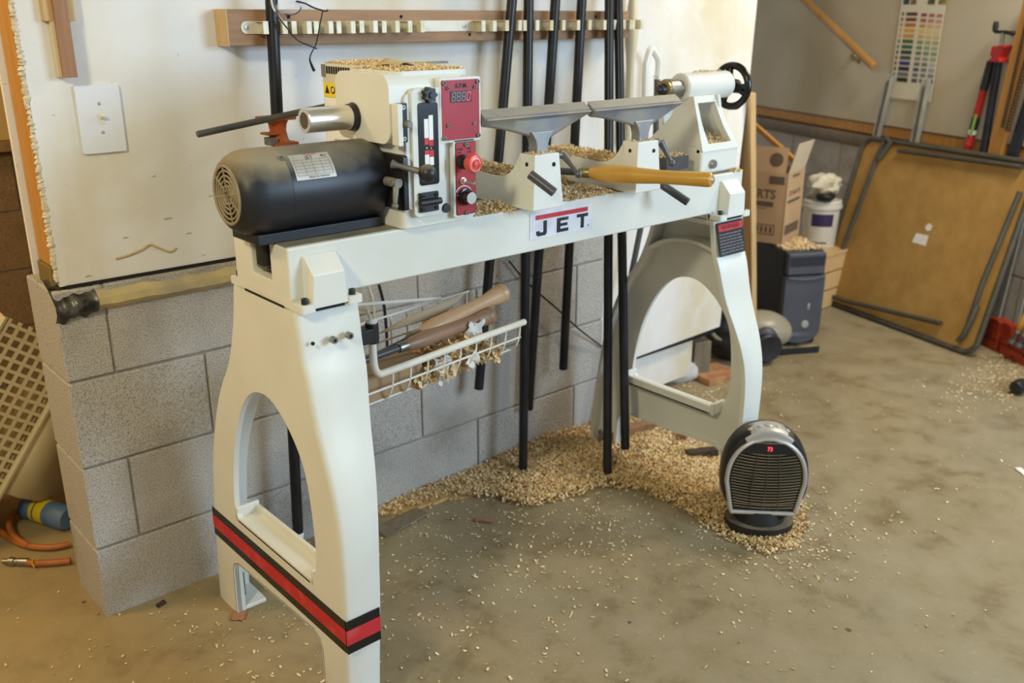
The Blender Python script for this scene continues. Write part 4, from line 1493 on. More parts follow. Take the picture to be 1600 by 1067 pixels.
# ---------------- fan heater in the shavings
HA = math.radians(-46)                    # turn about Z
HO = V((1.475, -.765, 0))
hxv = V((math.cos(HA), math.sin(HA), 0))            # heater's right (seen from the front)
HMX = fr(HO, hxv, UPZ)                              # local z -> towards the viewer
HT = thing('fan_heater', HO, 'black and silver oval fan heater standing on the floor in shavings', 'heater')


def hout(sc=1.0, dz=0):
    """egg outline of the heater body, x right, y up"""
    out = []
    for k in range(48):
        a = 2 * PI * k / 48
        y = math.sin(a)
        x = math.cos(a) * (.116 if y < 0 else .114) * (1 + .02 * y)
        x = math.copysign(abs(x / .116) ** .86 * .116, x)
        out.append((x * sc, .164 + y * (.148 if y > 0 else .132) * sc + dz))
    return out


def solid(sections):
    b = MB()
    rings = [[b.bm.verts.new(HMX @ V((x, y, z))) for x, y in hout(sc)] for sc, z in sections]
    for A, B in zip(rings, rings[1:]):
        for k in range(48):
            b.bm.faces.new((A[k], A[(k + 1) % 48], B[(k + 1) % 48], B[k]))
    b.bm.faces.new(rings[0][::-1])
    b.bm.faces.new(rings[-1])
    return b


obj('housing', solid([(.70, -.078), (.88, -.068), (.97, -.045), (1.0, -.015), (.99, .012), (.955, .026), (.93, .028)]), 'heater', HT)
hq = [(HA * 0 + math.cos(a), math.sin(a)) for a in np.linspace(0, 2 * PI, 36, endpoint=False)]
obj('base', MB().plate([(x * .092, y * .075 + .012) for x, y in hq], [], .034, fr(HO + V((0, 0, .001)), hxv, fr(HO, hxv, UPZ).to_3x3() @ V((0, 0, -1)))), 'heater', HT, bevel=.006, seg=3)
obj('pivot', MB().lathe([(.07, .03), (.06, .07)], HO - HMX.to_3x3() @ V((0, 0, .02)), (0, 0, 1), 24), 'heater', HT)


def grille_x(y):
    """half width of the grille opening at height y"""
    if y < .070:
        return 0
    if y < .16:
        return .084 + .017 * (y - .070) / .09
    k = min(1, (y - .16) / .125)
    return .101 * math.sqrt(max(0, 1 - k ** 2.4))


ring = [(-.084, .070), (.084, .070)] + [(grille_x(y), y) for y in np.linspace(.076, .275, 22)]
ring += [(0.012, .2845), (-.012, .2845)] + [(-grille_x(y), y) for y in np.linspace(.275, .076, 22)]
ring_in = [(x * .985, .18 + (y - .18) * .985) for x, y in ring]
obj('silver_trim', MB().tube([HMX @ V((x, y, .030)) for x, y in ring], .0062, 8, closed=True), 'heatersilver', HT)
obj('grille_well', MB().plate(ring_in, [], .0015, HMX @ Matrix.Translation((0, 0, .0285))), 'darkgap', HT)
for k in range(20):
    y = .084 + k * .0084
    wq = grille_x(y + .004) - .010
    if wq < .02:
        continue
    pts = [HMX @ V((x_, y - .006 * (1 - (x_ / wq) ** 2) * (1 if y > .1 else .3) + .004, .0315 + .006 * (1 - (x_ / wq) ** 2))) for x_ in np.linspace(-wq, wq, 9)]
    obj('slat', MB().tube(pts, .0017, 5), 'slat', HT)
for x0, x1 in ((-.036, -.026), (0, .0), (.036, .026)):
    obj('grille_rib', MB().tube([HMX @ V((x0, .080, .036)), HMX @ V((x0 * 1.02, .15, .0385)), HMX @ V((x1, .246, .0375))], .0016, 6), 'slat', HT)
dsp = [(-.068, .2455), (.068, .2455)] + [(grille_x(y) - .006, y) for y in (.250, .26, .268, .275)] + [(-grille_x(y) + .006, y) for y in (.275, .268, .26, .250)]
obj('display_panel', MB().plate(dsp, [], .006, HMX @ Matrix.Translation((0, 0, .0305))), 'pcblack', HT)
text('lettering', '73', .016, HMX @ Matrix.Translation((.002, .2545, .037)), 'ledred', HT, 'CENTER', sx=.85, bold=.0004)


def toppanel(u, v):
    a = math.radians(56 + 68 * u)
    xx, yy = math.cos(a) * .116, .164 + math.sin(a) * .1485
    q_ = v * 4
    KS = [(-.022, 1.004), (-.004, 1.004), (.0135, .996), (.0275, .962), (.0295, .93)]
    i_ = min(int(q_), 3)
    kz = KS[i_][0] + (KS[i_ + 1][0] - KS[i_][0]) * (q_ - i_)
    sc = KS[i_][1] + (KS[i_ + 1][1] - KS[i_][1]) * (q_ - i_)
    return HMX @ V((xx * sc, .164 + (yy - .164) * sc + .0012, kz))


def topface(u, v):
    a = math.radians(56 + 68 * u)
    ra_, rb2 = .1485 * .93, .1485 * .80
    r = ra_ + (rb2 - ra_) * v
    return HMX @ V((math.cos(a) * r * .78, .164 + math.sin(a) * r + .0012, .0296))


obj('control_panel', MB().grid(toppanel, 14, 8).grid(topface, 14, 3), 'heatersilver', HT)
for k, u in enumerate((.14, .33, .5, .67, .86)):
    a = math.radians(56 + 68 * u)
    p = HMX @ V((math.cos(a) * .116, .164 + math.sin(a) * .1492, .006))
    n_ = HMX.to_3x3() @ V((math.cos(a), math.sin(a), .15))
    r = .0085 if k == 2 else .006
    obj('button', MB().lathe([(r, 0), (r, .0025), (r * .8, .0035), (0, .0036)], p, n_, 16), 'heatersilver', HT)
text('lettering', 'PELONIS', .009, HMX @ Matrix.Translation((0, .050, .0225)), 'white', HT, 'CENTER', depth=.004)

# cords
cz = lambda pts, z: [at(x, y, 'Z', z) for x, y in pts]
tag(obj('heater_cord', MB().tube(spline([tuple(p) for p in cz([(1030, 640), (1052, 655), (1072, 678), (1100, 697), (1137, 713), (1150, 735)], .006)], 5), .0034, 8), 'black'),
    'black power cord running over the floor to the fan heater', 'cord')
wc = [at(796, 408, 'Y', -.02), at(815, 432, 'Y', -.02), at(842, 458, 'Y', -.025), at(870, 482, 'Y', -.03), at(900, 510, 'Y', -.03), at(925, 530, 'Y', -.02), at(943, 543, 'Y', -.01)]
tag(obj('wall_cord', MB().tube(spline([tuple(p) for p in wc], 4), .0028, 8), 'black'), 'thin black cord sagging along the block wall behind the pipes', 'cord')
wc = [at(592, 445, 'Y', -.03), at(600, 478, 'Y', -.03), at(604, 520, 'Y', -.03), at(606, 575, 'Y', -.03)]
tag(obj('hanging_cord', MB().tube(spline([tuple(p) for p in wc], 4), .0042, 8), 'black'), 'black cord hanging down beside the left end of the basket', 'cord')
wc = [at(576, 445, 'Y', -.03), at(583, 470, 'Y', -.03), at(585, 500, 'Y', -.03), at(582, 540, 'Y', -.03)]
tag(obj('hanging_cord', MB().tube(spline([tuple(p) for p in wc], 4), .0030, 8), 'wirewhite'), 'pale cord hanging close behind the left lathe leg', 'cord')

# ================================================================== FAR RIGHT CORNER
tl, tr_ = at(1215, 553, 'Z', 0), at(1269, 549, 'Z', 0)
tx = (tr_ - tl).normalized()
ty = V((-tx.y, tx.x, 0))
TW = fr(tl, tx, UPZ)                       # x right, y up, z towards the viewer
twd, thh, tdp = .172, .43, .46
PC = thing('computer_tower', tl, 'dusty black and grey desktop computer tower standing on the floor', 'computer')
obj('case', MB().box((0, .03, -tdp), (twd, thh, -.02), TW), 'pcblack', PC, bevel=.008, seg=2)
obj('foot_base', MB().plate(rr(-.012, -.02, twd + .012, tdp + .01, .02), [], .03, fr(tl, tx, ty)), 'pcblack', PC, bevel=.006)
obj('front_panel', MB().plate([(.0, .10)] + [(twd / 2 + (twd / 2) * math.cos(a), .10 + .055 * math.sin(a)) for a in np.linspace(PI, 2 * PI, 14)] + [(twd, .10), (twd, .33), (0, .33)], [], .03, TW @ Matrix.Translation((0, 0, -.022))), 'pcgrey', PC, bevel=.006, seg=2)
obj('drive_bezel', MB().box((.004, .335, -.02), (twd - .004, .425, .008), TW), 'pcgrey', PC, bevel=.006)
obj('drive_slot', MB().box((.012, .372, .0078), (twd - .008, .412, .010), TW), 'pcdrive', PC, bevel=.001)
obj('panel_step', MB().tube([TW @ V((x_, .328 - .012 * math.sin(PI * x_ / twd), .010)) for x_ in np.linspace(.006, twd - .006, 9)], .006, 8), 'pcgrey', PC)
obj('power_button', MB().lathe([(.017, 0), (.015, .004), (0, .005)], TW @ V((twd * .6, .125, .008)), TW.to_3x3() @ V((0, 0, 1)), 20), 'galv', PC)
obj('indicator', MB().box((twd * .62, .20, .0078), (twd * .68, .215, .0095), TW).box((twd * .62, .19, .0078), (twd * .68, .196, .0095), TW), 'galv', PC)
obj('stickers', MB().box((twd * .2, .045, -.018), (twd * .36, .065, -.0165), TW).box((twd * .4, .047, -.018), (twd * .52, .066, -.0165), TW), 'galv', PC)
P_ = [TW @ V((random.uniform(.005, twd - .005), thh + .002 + random.random() * .006, -random.uniform(.02, tdp - .02))) for _ in range(4200)]
tag(chips('dust_on_tower', np.array([tuple(p) for p in P_]), .009, 'shavfine'), 'sawdust lying on top of the computer tower', 'sawdust')

# carton on the tower
bz = .442
c0 = at(1221, 381, 'Z', bz)
cr = at(1247, 367, 'Z', bz)
rx_ = (cr - c0).normalized()
lx = V((rx_.y, -rx_.x, 0))
if lx.x > 0:
    lx = -lx
BH = .285
CT = thing('cardboard_box', c0, 'open brown cardboard box with black print standing on the computer tower', 'box')
RW, LW = min((cr - c0).length, .2), .21
KF = fr(c0, -lx, UPZ)                      # left face: x runs towards the front edge; origin at the front edge
KR = fr(c0, rx_, UPZ)
nrL = KF.to_3x3() @ V((0, 0, 1))


def kwall(F, x0, x1, y0, y1, th=.004):
    return MB().box((x0, y0, -th), (x1, y1, 0), F)


obj('left_side', kwall(KF, -LW, 0, 0, BH), 'cardboard', CT)
obj('right_side', kwall(KR, 0, RW, 0, BH), 'cardboard', CT)
b2 = c0 + lx * LW
obj('back_side', MB().box((0, 0, 0), (RW, BH, .004), fr(b2, rx_, UPZ)), 'cardboard', CT)
obj('far_side', MB().box((-LW, 0, -.004), (0, BH, 0), fr(c0 + rx_ * RW, -lx, UPZ)), 'cardboard', CT)
obj('bottom', MB().plate([(0, 0), (RW, 0), (RW, -LW), (0, -LW)], [], .004, fr(c0, rx_, -lx)), 'cardboard', CT)
# flaps standing up
obj('flap', MB().box((-LW, 0, -.003), (-.012, .10, 0), KF @ Matrix.Translation((0, BH, 0)) @ Matrix.Rotation(math.radians(-8), 4, 'X')), 'cardboard', CT)
obj('flap', MB().box((.012, 0, -.003), (RW - .002, .12, 0), KR @ Matrix.Translation((0, BH, 0)) @ Matrix.Rotation(math.radians(14), 4, 'X')), 'cardboard2', CT)
KP = KF @ Matrix.Translation((0, 0, .0004))
text('lettering', 'STARTS', .052, KP @ Matrix.Translation((-.205, .178, 0)), 'print', CT, sx=.92, bold=.0012)
text('lettering', 'Fresh', .030, KP @ Matrix.Translation((-.19, .222, 0)), 'print', CT)
obj('print_band', MB().box((-LW + .004, .145, 0), (-.05, .165, .0004), KP), 'print', CT)
obj('print_band', MB().box((-.075, .238, 0), (-.012, .27, .0004), KP), 'print', CT)
obj('print_band', MB().box((-LW + .004, .135, 0), (-.08, .138, .0004), KP), 'print', CT)
b = MB()
b.plate([(-LW + .004, .030), (-.035, .030), (-.035, .072), (-LW + .004, .072)], [[(-LW + .008, .034), (-.039, .034), (-.039, .068), (-LW + .008, .068)]], .0004, KP)
for k in range(8):
    x = -LW + .02 + k * .019
    b.box((x, .039, 0), (x + .010, .063, .0004), KP)
obj('print_table', b, 'print', CT)
KQ = KR @ Matrix.Translation((0, 0, .0004))
obj('print_table', MB().box((RW * .1, .03, 0), (RW * .9, .07, .0004), KQ), 'print', CT)
text('lettering', 'STARTS', .026, KQ @ Matrix.Translation((RW / 2, .19, 0)), 'print', CT, 'CENTER', sx=.9 * RW / .12, bold=.0006)
obj('print_band', MB().box((RW * .12, .160, 0), (RW * .85, .172, .0004), KQ), 'print', CT)
obj('print_band', MB().box((RW * .3, .262, 0), (RW * .7, .272, .0004), KQ), 'print', CT)
pf_ = KF @ Matrix.Translation((0, BH, 0)) @ Matrix.Rotation(math.radians(-8), 4, 'X')
obj('print_disc', MB().plate(circ(-.055, .05, .028, 20), [], .0004, pf_ @ Matrix.Translation((0, 0, .0003))), 'print', CT)
# stick inside the box
s0, s1 = at(1180, 196, 'Y', .45), at(1216, 228, 'Y', .30)
s1b = s1 + (s1 - s0).normalized() * .12
tag(obj('wood_offcut', MB().tube([s0 - (s1 - s0) * .6, s1b], .014, 4), 'stud', bevel=.002), 'tan wooden stick poking out of the cardboard box', 'stick')

# crate, bucket and bag behind the tower
bc = at(1281, 352, 'Y', .36)
bkz = .27
BU = thing('paint_bucket', (bc.x, bc.y, bkz), 'white plastic bucket with purple label behind the cardboard box', 'bucket')
brd_ = .088
obj('pail', MB().lathe([(brd_ * .86, 0), (brd_ * .88, .004), (brd_ * .97, .20), (brd_ * .97, .205)], (bc.x, bc.y, bkz), (0, 0, 1), 32), 'bucket', BU)
obj('lid', MB().lathe([(brd_ * 1.04, .185), (brd_ * 1.06, .187), (brd_ * 1.06, .202), (brd_ * 1.0, .204), (brd_ * 1.02, .216), (brd_ * .96, .224), (brd_ * .9, .225), (brd_ * .88, .219)], (bc.x, bc.y, bkz), (0, 0, 1), 32), 'bucket', BU)
va = math.atan2(CAM.y - bc.y, CAM.x - bc.x)


def blab(u, v, a0, a1, z0, z1):
    a = va + a0 + (a1 - a0) * u
    z = z0 + (z1 - z0) * v
    r = brd_ * (.88 + .09 * z / .2) + .0008
    return V((bc.x + r * math.cos(a), bc.y + r * math.sin(a), bkz + z))


obj('purple_label', MB().grid(lambda u, v: blab(u, v, -.5, .75, .105, .165), 12, 2), 'purple', BU)
obj('label_line', MB().grid(lambda u, v: blab(u, v, -.6, .5, .022, .030), 12, 1), 'print', BU)
CRT = thing('wooden_crate', (bc.x, bc.y, 0), 'low wooden crate behind the computer tower with a bucket on it', 'crate')
for k in range(3):
    obj('slat', MB().box((bc.x - .15, bc.y - .14, .005 + .088 * k), (bc.x + .15, bc.y - .125, .085 + .088 * k)), 'pine', CRT, bevel=.002)
    obj('slat', MB().box((bc.x - .15, bc.y - .12, .005 + .088 * k), (bc.x - .135, bc.y + .14, .085 + .088 * k)), 'pine', CRT, bevel=.002)
obj('top_board', MB().box((bc.x - .155, bc.y - .145, .257), (bc.x + .155, bc.y + .145, bkz - .001)), 'pine', CRT, bevel=.002)
bgc = V((bc.x, bc.y, bkz + .285))
bg_ = MB().sphere((0, 0, 0), .07, 28)
for v in bg_.bm.verts:
    p = v.co
    k = 1 + .16 * math.sin(p.x * 90 + 2) * math.cos(p.z * 70) + .10 * math.sin(p.y * 130 + p.z * 60)
    v.co = bgc + V((p.x * 1.05 * k, p.y * 1.05 * k, p.z * .8 * k + .004))
tag(obj('plastic_bag', bg_, 'bag'), 'crumpled white plastic bag heaped on top of the bucket', 'bag')
gl_ = MB().sphere((0, 0, 0), .045, 20)
for v in gl_.bm.verts:
    p = v.co
    v.co = V((bc.x - .055, bc.y - .045, bkz + .249)) + V((p.x * 1.1, p.y, p.z * .55 + .004 * math.sin(p.x * 120)))
tag(obj('dark_rag', gl_, 'pcblack'), 'dark rag stuffed between the bag and the bucket rim', 'rag')

# canister vacuum behind the right lathe leg
vc = at(1160, 560, 'Z', 0) + V((.02, .02, 0))
VC = thing('vacuum_cleaner', vc, 'black and grey canister vacuum cleaner on the floor beside the computer', 'vacuum cleaner')
rv = (RIGHT * V((1, 1, 0))).normalized()
bv_ = (FWD * V((1, 1, 0))).normalized()


def vq(a, c, z):
    return vc + rv * a + bv_ * c + V((0, 0, z))


def ell(cn, ra, rb3, rc, seg=24, zmin=-1):
    b = MB().sphere((0, 0, 0), 1, seg)
    for v in b.bm.verts:
        p = v.co.copy()
        p.z = max(p.z, zmin)
        v.co = cn + rv * (p.x * ra) + bv_ * (p.y * rb3) + V((0, 0, p.z * rc))
    return b


obj('body', ell(vq(-.01, 0, .075), .165, .13, .085, 28, -.86), 'vacblack', VC)
obj('dust_bin', ell(vq(.075, .015, .105), .125, .10, .085, 28, -.4), 'vacgrey', VC)
obj('motor_cap', ell(vq(-.085, .0, .13), .075, .08, .075, 24, -.5), 'vacblack', VC)
obj('handle', MB().tube([vq(-.15 + .0, -.03, .13), vq(-.125, -.075, .105), vq(-.085, -.10, .09), vq(-.04, -.11, .085)], .009, 10), 'galv', VC)
whc = vq(.072, -.105, .075)
obj('wheel', MB().lathe([(.055, -.02), (.06, -.012), (.06, .012), (.052, .02), (.03, .016), (0, .015)], whc, -bv_ + rv * .3, 28), 'vacblack', VC)
obj('wheel_arch', ell(vq(.07, -.085, .095), .05, .03, .06, 18), 'pcgrey', VC)

# scraps seen through the arch of the right leg
p = at(1083, 582, 'Z', 0)
tag(obj('wood_block', MB().box((-.035, 0, 0), (.035, .15, .07), fr(p, V((1, -.5, 0)), UPZ)), 'greywood', bevel=.004), 'grey weathered wood block standing under the white partition', 'block')
p = at(1115, 585, 'Z', 0)
tag(obj('brick', MB().box((-.10, 0, -.05), (.06, .025, .09), fr(p, V((1, -.2, 0)), UPZ)), 'brick', bevel=.003), 'flat red-brown brick lying on the shavings by the vacuum', 'brick')
b = ell(at(1058, 592, 'Z', .0) + V((0, 0, .03)), .08, .05, .05, 16, -.6)
for v in b.bm.verts:
    v.co += V((.006 * math.sin(v.co.z * 130), .006 * math.sin(v.co.x * 90), .005 * math.sin(v.co.x * 110 + v.co.y * 70)))
tag(obj('stone_chunk', b, 'stone'), 'rough white stone chunk seen through the right leg arch', 'stone')

# handrail
h0, h1 = onw(1255, -2, .075), onw(1366, 104, .075)
hd = (h0 - h1).normalized()
HR = thing('handrail', h1, 'round wooden handrail sloping up the right wall', 'handrail')
obj('rail', MB().lathe([(.016, 0), (.019, .003), (.019, 1.3)], h1, hd, 20), 'handrail', HR)
hb_ = onw(1330, 88, .012)
hbt = h1 + hd * .125
obj('bracket', MB().tube([hbt - UPZ * .018, hbt - UPZ * .045 , hb_ - UPZ * .0], .006, 8).lathe([(.022, 0), (.018, .006)], hb_ + RN * .012, -RN, 16), 'brass', HR)

# paint chart
PO = thing('paint_chart', onw(1440, 155, .002), 'tall paint colour chart with rows of swatches pinned on the right wall', 'poster')


def wl2(px, py):
    p = onw(px, py, .004)
    q = RF.inverted() @ p
    return (q.x, q.y)


q = [wl2(1388, 152), wl2(1453, 160), wl2(1484, -6), wl2(1410, -12)]
q[2] = (q[1][0] + (q[2][0] - q[1][0]) * .3, q[2][1])
obj('sheet', MB().plate([q[0], q[1], q[2], q[3]], [], .0015, RF @ Matrix.Translation((0, 0, .001))), 'poster', PO)
rows = [('#4a2c28', '#8d4a48', '#a86a68', '#b07c78'), ('#7c2f26', '#b0564c', '#c47e70', '#cf968a'), ('#b5713a', '#cc9458', '#d8ae80', '#d8b98e'), ('#d8a63a', '#dcc060', '#dfcd84', '#dccd94'),
        ('#cf9a3a', '#d4a850', '#dcbc78', '#d6bf88'), ('#48663a', '#84925e', '#a4a888', '#a8ac92'), ('#3a6a44', '#6c8f68', '#8ea68a', '#9fae94'), ('#26402e', '#627a66', '#7f9180', '#8d9a88'),
        ('#44545a', '#84907e', '#959d8a', '#a6aa94'), ('#2c3f86', '#6d7480', '#7c7c80', '#aebac0'), ('#20263c', '#4d5a76', '#74809a', '#9ba5b4'), ('#6e7784', '#67708a', '#7f859a', '#8a88a0'), ('#2c2a1c', '#4e5058', '#5c6474', '#3e4248')]
pw = {}
Lx0, Lx1 = q[0], q[1]
for i, row in enumerate(rows):
    y0p, x0p = 19 + i * 8.55, 1411 - i * 1.30
    for j, (dx, wd_) in enumerate(((-2, 3.5), (5, 17.5), (28, 9.5), (40, 9.5), (52, 10))):
        if j == 0:
            c_ = row[0]
        else:
            c_ = row[j - 1]
        if c_ not in pw:
            pw[c_] = mat('swatch', c_, None, rough=.6)
        a_, b_ = wl2(x0p + dx, y0p + 5.2 + dx * .06), wl2(x0p + dx + wd_, y0p + dx * .06)
        obj('swatch', MB().box((a_[0], a_[1], 0), (b_[0], b_[1], .0008), RF @ Matrix.Translation((0, 0, .0026))), pw[c_], PO)
for i, (x0_, x1_, c_) in enumerate(((1411, 1422, '#2d3a4a'), (1422, 1433, '#b08a5a'), (1449, 1462, '#5a6a3a'), (1466, 1480, '#b8a83a'))):
    a_, b_ = wl2(x0_, 7), wl2(x1_, -8)
    obj('picture', MB().box((a_[0], a_[1], 0), (b_[0], b_[1], .0008), RF @ Matrix.Translation((0, 0, .0026))), mat('picture', c_, '#3a3428', 20), PO)


# folding table leaning on the right wall
tA, tB = at(1290, 470, 'Z', .012), at(1482, 541, 'Z', .012)
tu = (tB - tA).normalized()
twp = onw(1385, 212, .02)
# table plane: through the floor line and touching the wall at table height
top_mid = tA + tu * .4
wall_at = RP - RN * .02
k_ = (wall_at - top_mid).dot(RN)
tn = V((tu.y, -tu.x, 0))
if tn.dot(RN) < 0:
    tn = -tn
HTZ = .765
lean = (tn * ((k_ - .10) / tn.dot(RN)) + UPZ * HTZ)
tvv = lean.normalized()
TF0 = fr(tA, tu, tvv)                    # x along the floor edge, y up the slope, z towards the room
if (TF0.to_3x3() @ V((0, 0, 1))).dot(RN) > 0:
    TF0 = fr(tA, tu, tvv)


def tpx(px, py):
    n_ = TF0.to_3x3() @ V((0, 0, 1))
    return TF0.inverted() @ atp(px, py, tA, n_)


x0t = tpx(1340, 320).x
brx = tpx(1518, 548).x + .015
xl = tpx(1283, 455).x - .02
tTL = tpx(1380, 212)
SHE = math.tan(0)
TBW, TBH = brx - xl, lean.length
FT = thing('folding_table', tA, 'folding card table with tan hardboard underside leaning on the right wall', 'table')
TFm = TF0 @ Matrix.Translation((xl, 0, 0))
out_ = rr(0, 0, TBW, TBH, .06, 6)
obj('underside', MB().plate(rr(.012, .012, TBW - .012, TBH - .012, .05, 6), [], .008, TFm @ Matrix.Translation((0, 0, -.012))), 'hardboard', FT)
obj('edge_rail', MB().tube([TFm @ V((x, y, 0)) for x, y in out_], .012, 10, closed=True), 'tablemetal', FT)
inn = rr(.035, .03, TBW - .035, TBH - .03, .05, 6)


def tt(pts, r=.0105, nm='folded_leg'):
    obj(nm, MB().tube([TFm @ V(p) for p in pts], r, 10), 'tablemetal', FT)


def tq(px, py, z=.016):
    p = tpx(px, py)
    return (p.x - xl, p.y, z)


tt([tq(1407, 236), tq(1600, 262)])
tt([tq(1386, 222), tq(1377, 240), tq(1308, 424)])
tt([tq(1300, 462), tq(1322, 470), tq(1474, 506)])
tt([tq(1598, 300), tq(1540, 440), tq(1512, 520), tq(1500, 534)])
obj('hinge_bracket', MB().tube([TFm @ V(tq(1388, 216, .012)), TFm @ V(tq(1396, 224, .02)), TFm @ V(tq(1378, 250, .02))], .012, 6), 'tablemetal', FT)
obj('hinge_bracket', MB().tube([TFm @ V(tq(1508, 528, .02)), TFm @ V(tq(1524, 500, .024)), TFm @ V(tq(1532, 478, .02))], .011, 6), 'tablemetal', FT)
obj('hinge_bracket', MB().tube([TFm @ V(tq(1290, 440, .02)), TFm @ V(tq(1294, 452, .024)), TFm @ V(tq(1300, 462, .02))], .010, 6), 'tablemetal', FT)
b = MB()
pp = [tq(*c, 0) for c in ((1424, 378), (1445, 384), (1450, 368), (1431, 364))]
b.plate([(p[0], p[1]) for p in pp], [], .0012, TFm @ Matrix.Translation((0, 0, -.0040)))
obj('paper_label', b, 'paper', FT)
c_ = tq(1450, 355, 0)
obj('round_label', MB().plate(circ(c_[0], c_[1], .016, 18), [], .0012, TFm @ Matrix.Translation((0, 0, -.0040))), 'paper', FT)


# long things leaning on the right wall behind the table
def leaner(px0, py0, px1, py1, off=.045):
    """top and (extended) floor end of something leaning on the wall"""
    a, c = onw(px0, py0, off), onw(px1, py1, off)
    d = (c - a)
    return a, a + d * (a.z / -d.z)


def bar(name, a, c, wx_, wz_, m_, bev=.001):
    d = (a - c).normalized()
    xx = (-RD - d * (-RD).dot(d)).normalized()
    F = fr(c, xx, d)
    return obj(name, MB().box((-wx_ / 2, .002, -wz_ / 2), (wx_ / 2, (a - c).length, wz_ / 2), F), m_, bevel=bev), F


def uchan(a, c, wd_, lb):
    d = (a - c).normalized()
    xx = (-RD - d * (-RD).dot(d)).normalized()
    F = fr(c, xx, d)
    L_ = (a - c).length
    b = MB().box((-wd_ / 2, .002, -.012), (wd_ / 2, L_, -.009), F).box((-wd_ / 2, .002, -.009), (-wd_ / 2 + .004, L_, .012), F).box((wd_ / 2 - .004, .002, -.009), (wd_ / 2, L_, .012), F)
    tag(obj('metal_channel', b, 'galv', bevel=.0008), lb, 'metal channel', 'channels behind the folding table')


a, c = leaner(1392, 117, 1336, 355)
uchan(a, c, .034, 'galvanised channel at the left edge of the paint chart, leaning behind the table')
a, c = leaner(1448, 124, 1431, 212)
uchan(a, c, .036, 'galvanised channel leaning in front of the lower right of the paint chart')
# red and green striped stick
a, c = leaner(1549, 96, 1514, 226)
ST = thing('striped_tube', c, 'red tube with black cap and green label leaning left of the pipe clamp', 'tube')
d = a - c
n_ = d.length
dn = d.normalized()
zf = lambda py: (onw(1530, py, .03).z / a.z)
obj('tube', MB().lathe([(.016, .002), (.016, n_ * .93)], c, dn, 16), 'clampred', ST)
obj('end_cap', MB().lathe([(.0175, n_ * .90), (.0175, n_), (.012, n_ + .004)], c, dn, 16), 'black', ST)
f0, f1 = zf(228), zf(178)
for a0_, a1_, m_ in ((f0, f0 + (f1 - f0) * .3, 'redprint'), (f0 + (f1 - f0) * .12, f0 + (f1 - f0) * .35, 'black'), (f0 + (f1 - f0) * .35, f0 + (f1 - f0) * .5, 'white'), (f0 + (f1 - f0) * .5, f0 + (f1 - f0) * .9, 'black')):
    obj('label_band', MB().lathe([(.0166, n_ * a0_), (.0168, n_ * a1_)], c, dn, 16, False), m_, ST)
gn = mat('green_label', '#7ca24c', None, rough=.5)
obj('green_stripe', MB().tube([c + dn * (n_ * (f0 + (f1 - f0) * .3)) - RN * .013 - RD * .008, c + dn * (n_ * f1) - RN * .013 - RD * .008], .0065, 8), gn, ST)
# red pipe clamp
a, c = leaner(1566, 62, 1536, 240, .05)
dn = (a - c).normalized()
n_ = (a - c).length
RC = thing('red_pipe_clamp', c, 'dark pipe with a red clamp head and crank handle leaning on the right wall', 'pipe clamp')
obj('pipe', MB().lathe([(.0165, .002), (.0165, n_ * .93)], c, dn, 18), 'pipe', RC)
hp2 = c + dn * (n_ * .955)
xx = (-RD - dn * (-RD).dot(dn)).normalized()
F = fr(hp2, xx, dn)
obj('clamp_head', MB().plate([(-.040, -.032), (.030, -.032), (.028, -.018), (.018, -.014), (.022, -.006), (.040, .030), (.034, .036), (-.026, .030), (-.028, -.004), (-.018, -.012)], [], .05, F @ Matrix.Translation((0, 0, -.025))), 'clampred', RC, bevel=.004)
obj('screw', MB().lathe([(.0075, .02), (.0075, .085)], hp2, dn, 14), 'steel2', RC)
F2 = F @ Matrix.Translation((0, .085, 0))
obj('crank', MB().tube([F2 @ V((-.045, .014, 0)), F2 @ V((-.043, .0, 0)), F2 @ V((0, 0, 0)), F2 @ V((.045, -.004, 0))], [.009, .0065, .007, .009], 10).sphere(F2 @ V((.047, -.004, 0)), .011, 12)
    .lathe([(.009, 0), (.012, .02), (.009, .04)], F2 @ V((-.045, .0, 0)), dn, 14), 'black', RC)
# tan plank, chain and painted board at the frame edge
a, c = leaner(1616, -10, 1556, 240, .045)
o, F = bar('tan_plank', a, c, .07, .02, 'stud')
tag(o, 'tan plank leaning beside the red pipe clamp, chain hung over it', 'plank')
CH = thing('rusty_chain', onw(1590, 120, .07), 'rusty roller chain hanging over the tan plank at the right edge', 'chain')
c0_, c1_ = onw(1612, 0, .066), onw(1566, 200, .07)
nl = 34
for k in range(nl):
    p = c0_.lerp(c1_, k / nl)
    q_ = c0_.lerp(c1_, (k + .8) / nl)
    dl = (q_ - p).normalized()
    xx = (-RD - dl * (-RD).dot(dl)).normalized()
    ww_ = .008
    obj('link', MB().tube([p - xx * ww_ * .6, p + xx * ww_ * .6, q_ + xx * ww_ * .6, q_ - xx * ww_ * .6], .0035, 5, closed=True), 'chain', CH)
c2_, c3_ = onw(1622, 30, .066), onw(1574, 205, .07)
for k in range(nl):
    p = c2_.lerp(c3_, k / nl)
    q_ = c2_.lerp(c3_, (k + .8) / nl)
    dl = (q_ - p).normalized()
    xx = (-RD - dl * (-RD).dot(dl)).normalized()
    obj('link', MB().tube([p - xx * .011, p + xx * .011, q_ + xx * .011, q_ - xx * .011], .0042, 5, closed=True), 'chain', CH)
a, c = leaner(1640, 60, 1580, 250, .045)
o, F = bar('painted_board', a, c, .045, .02, 'pcdrive')
tag(o, 'dark blue board spattered with white paint at the right edge', 'board')

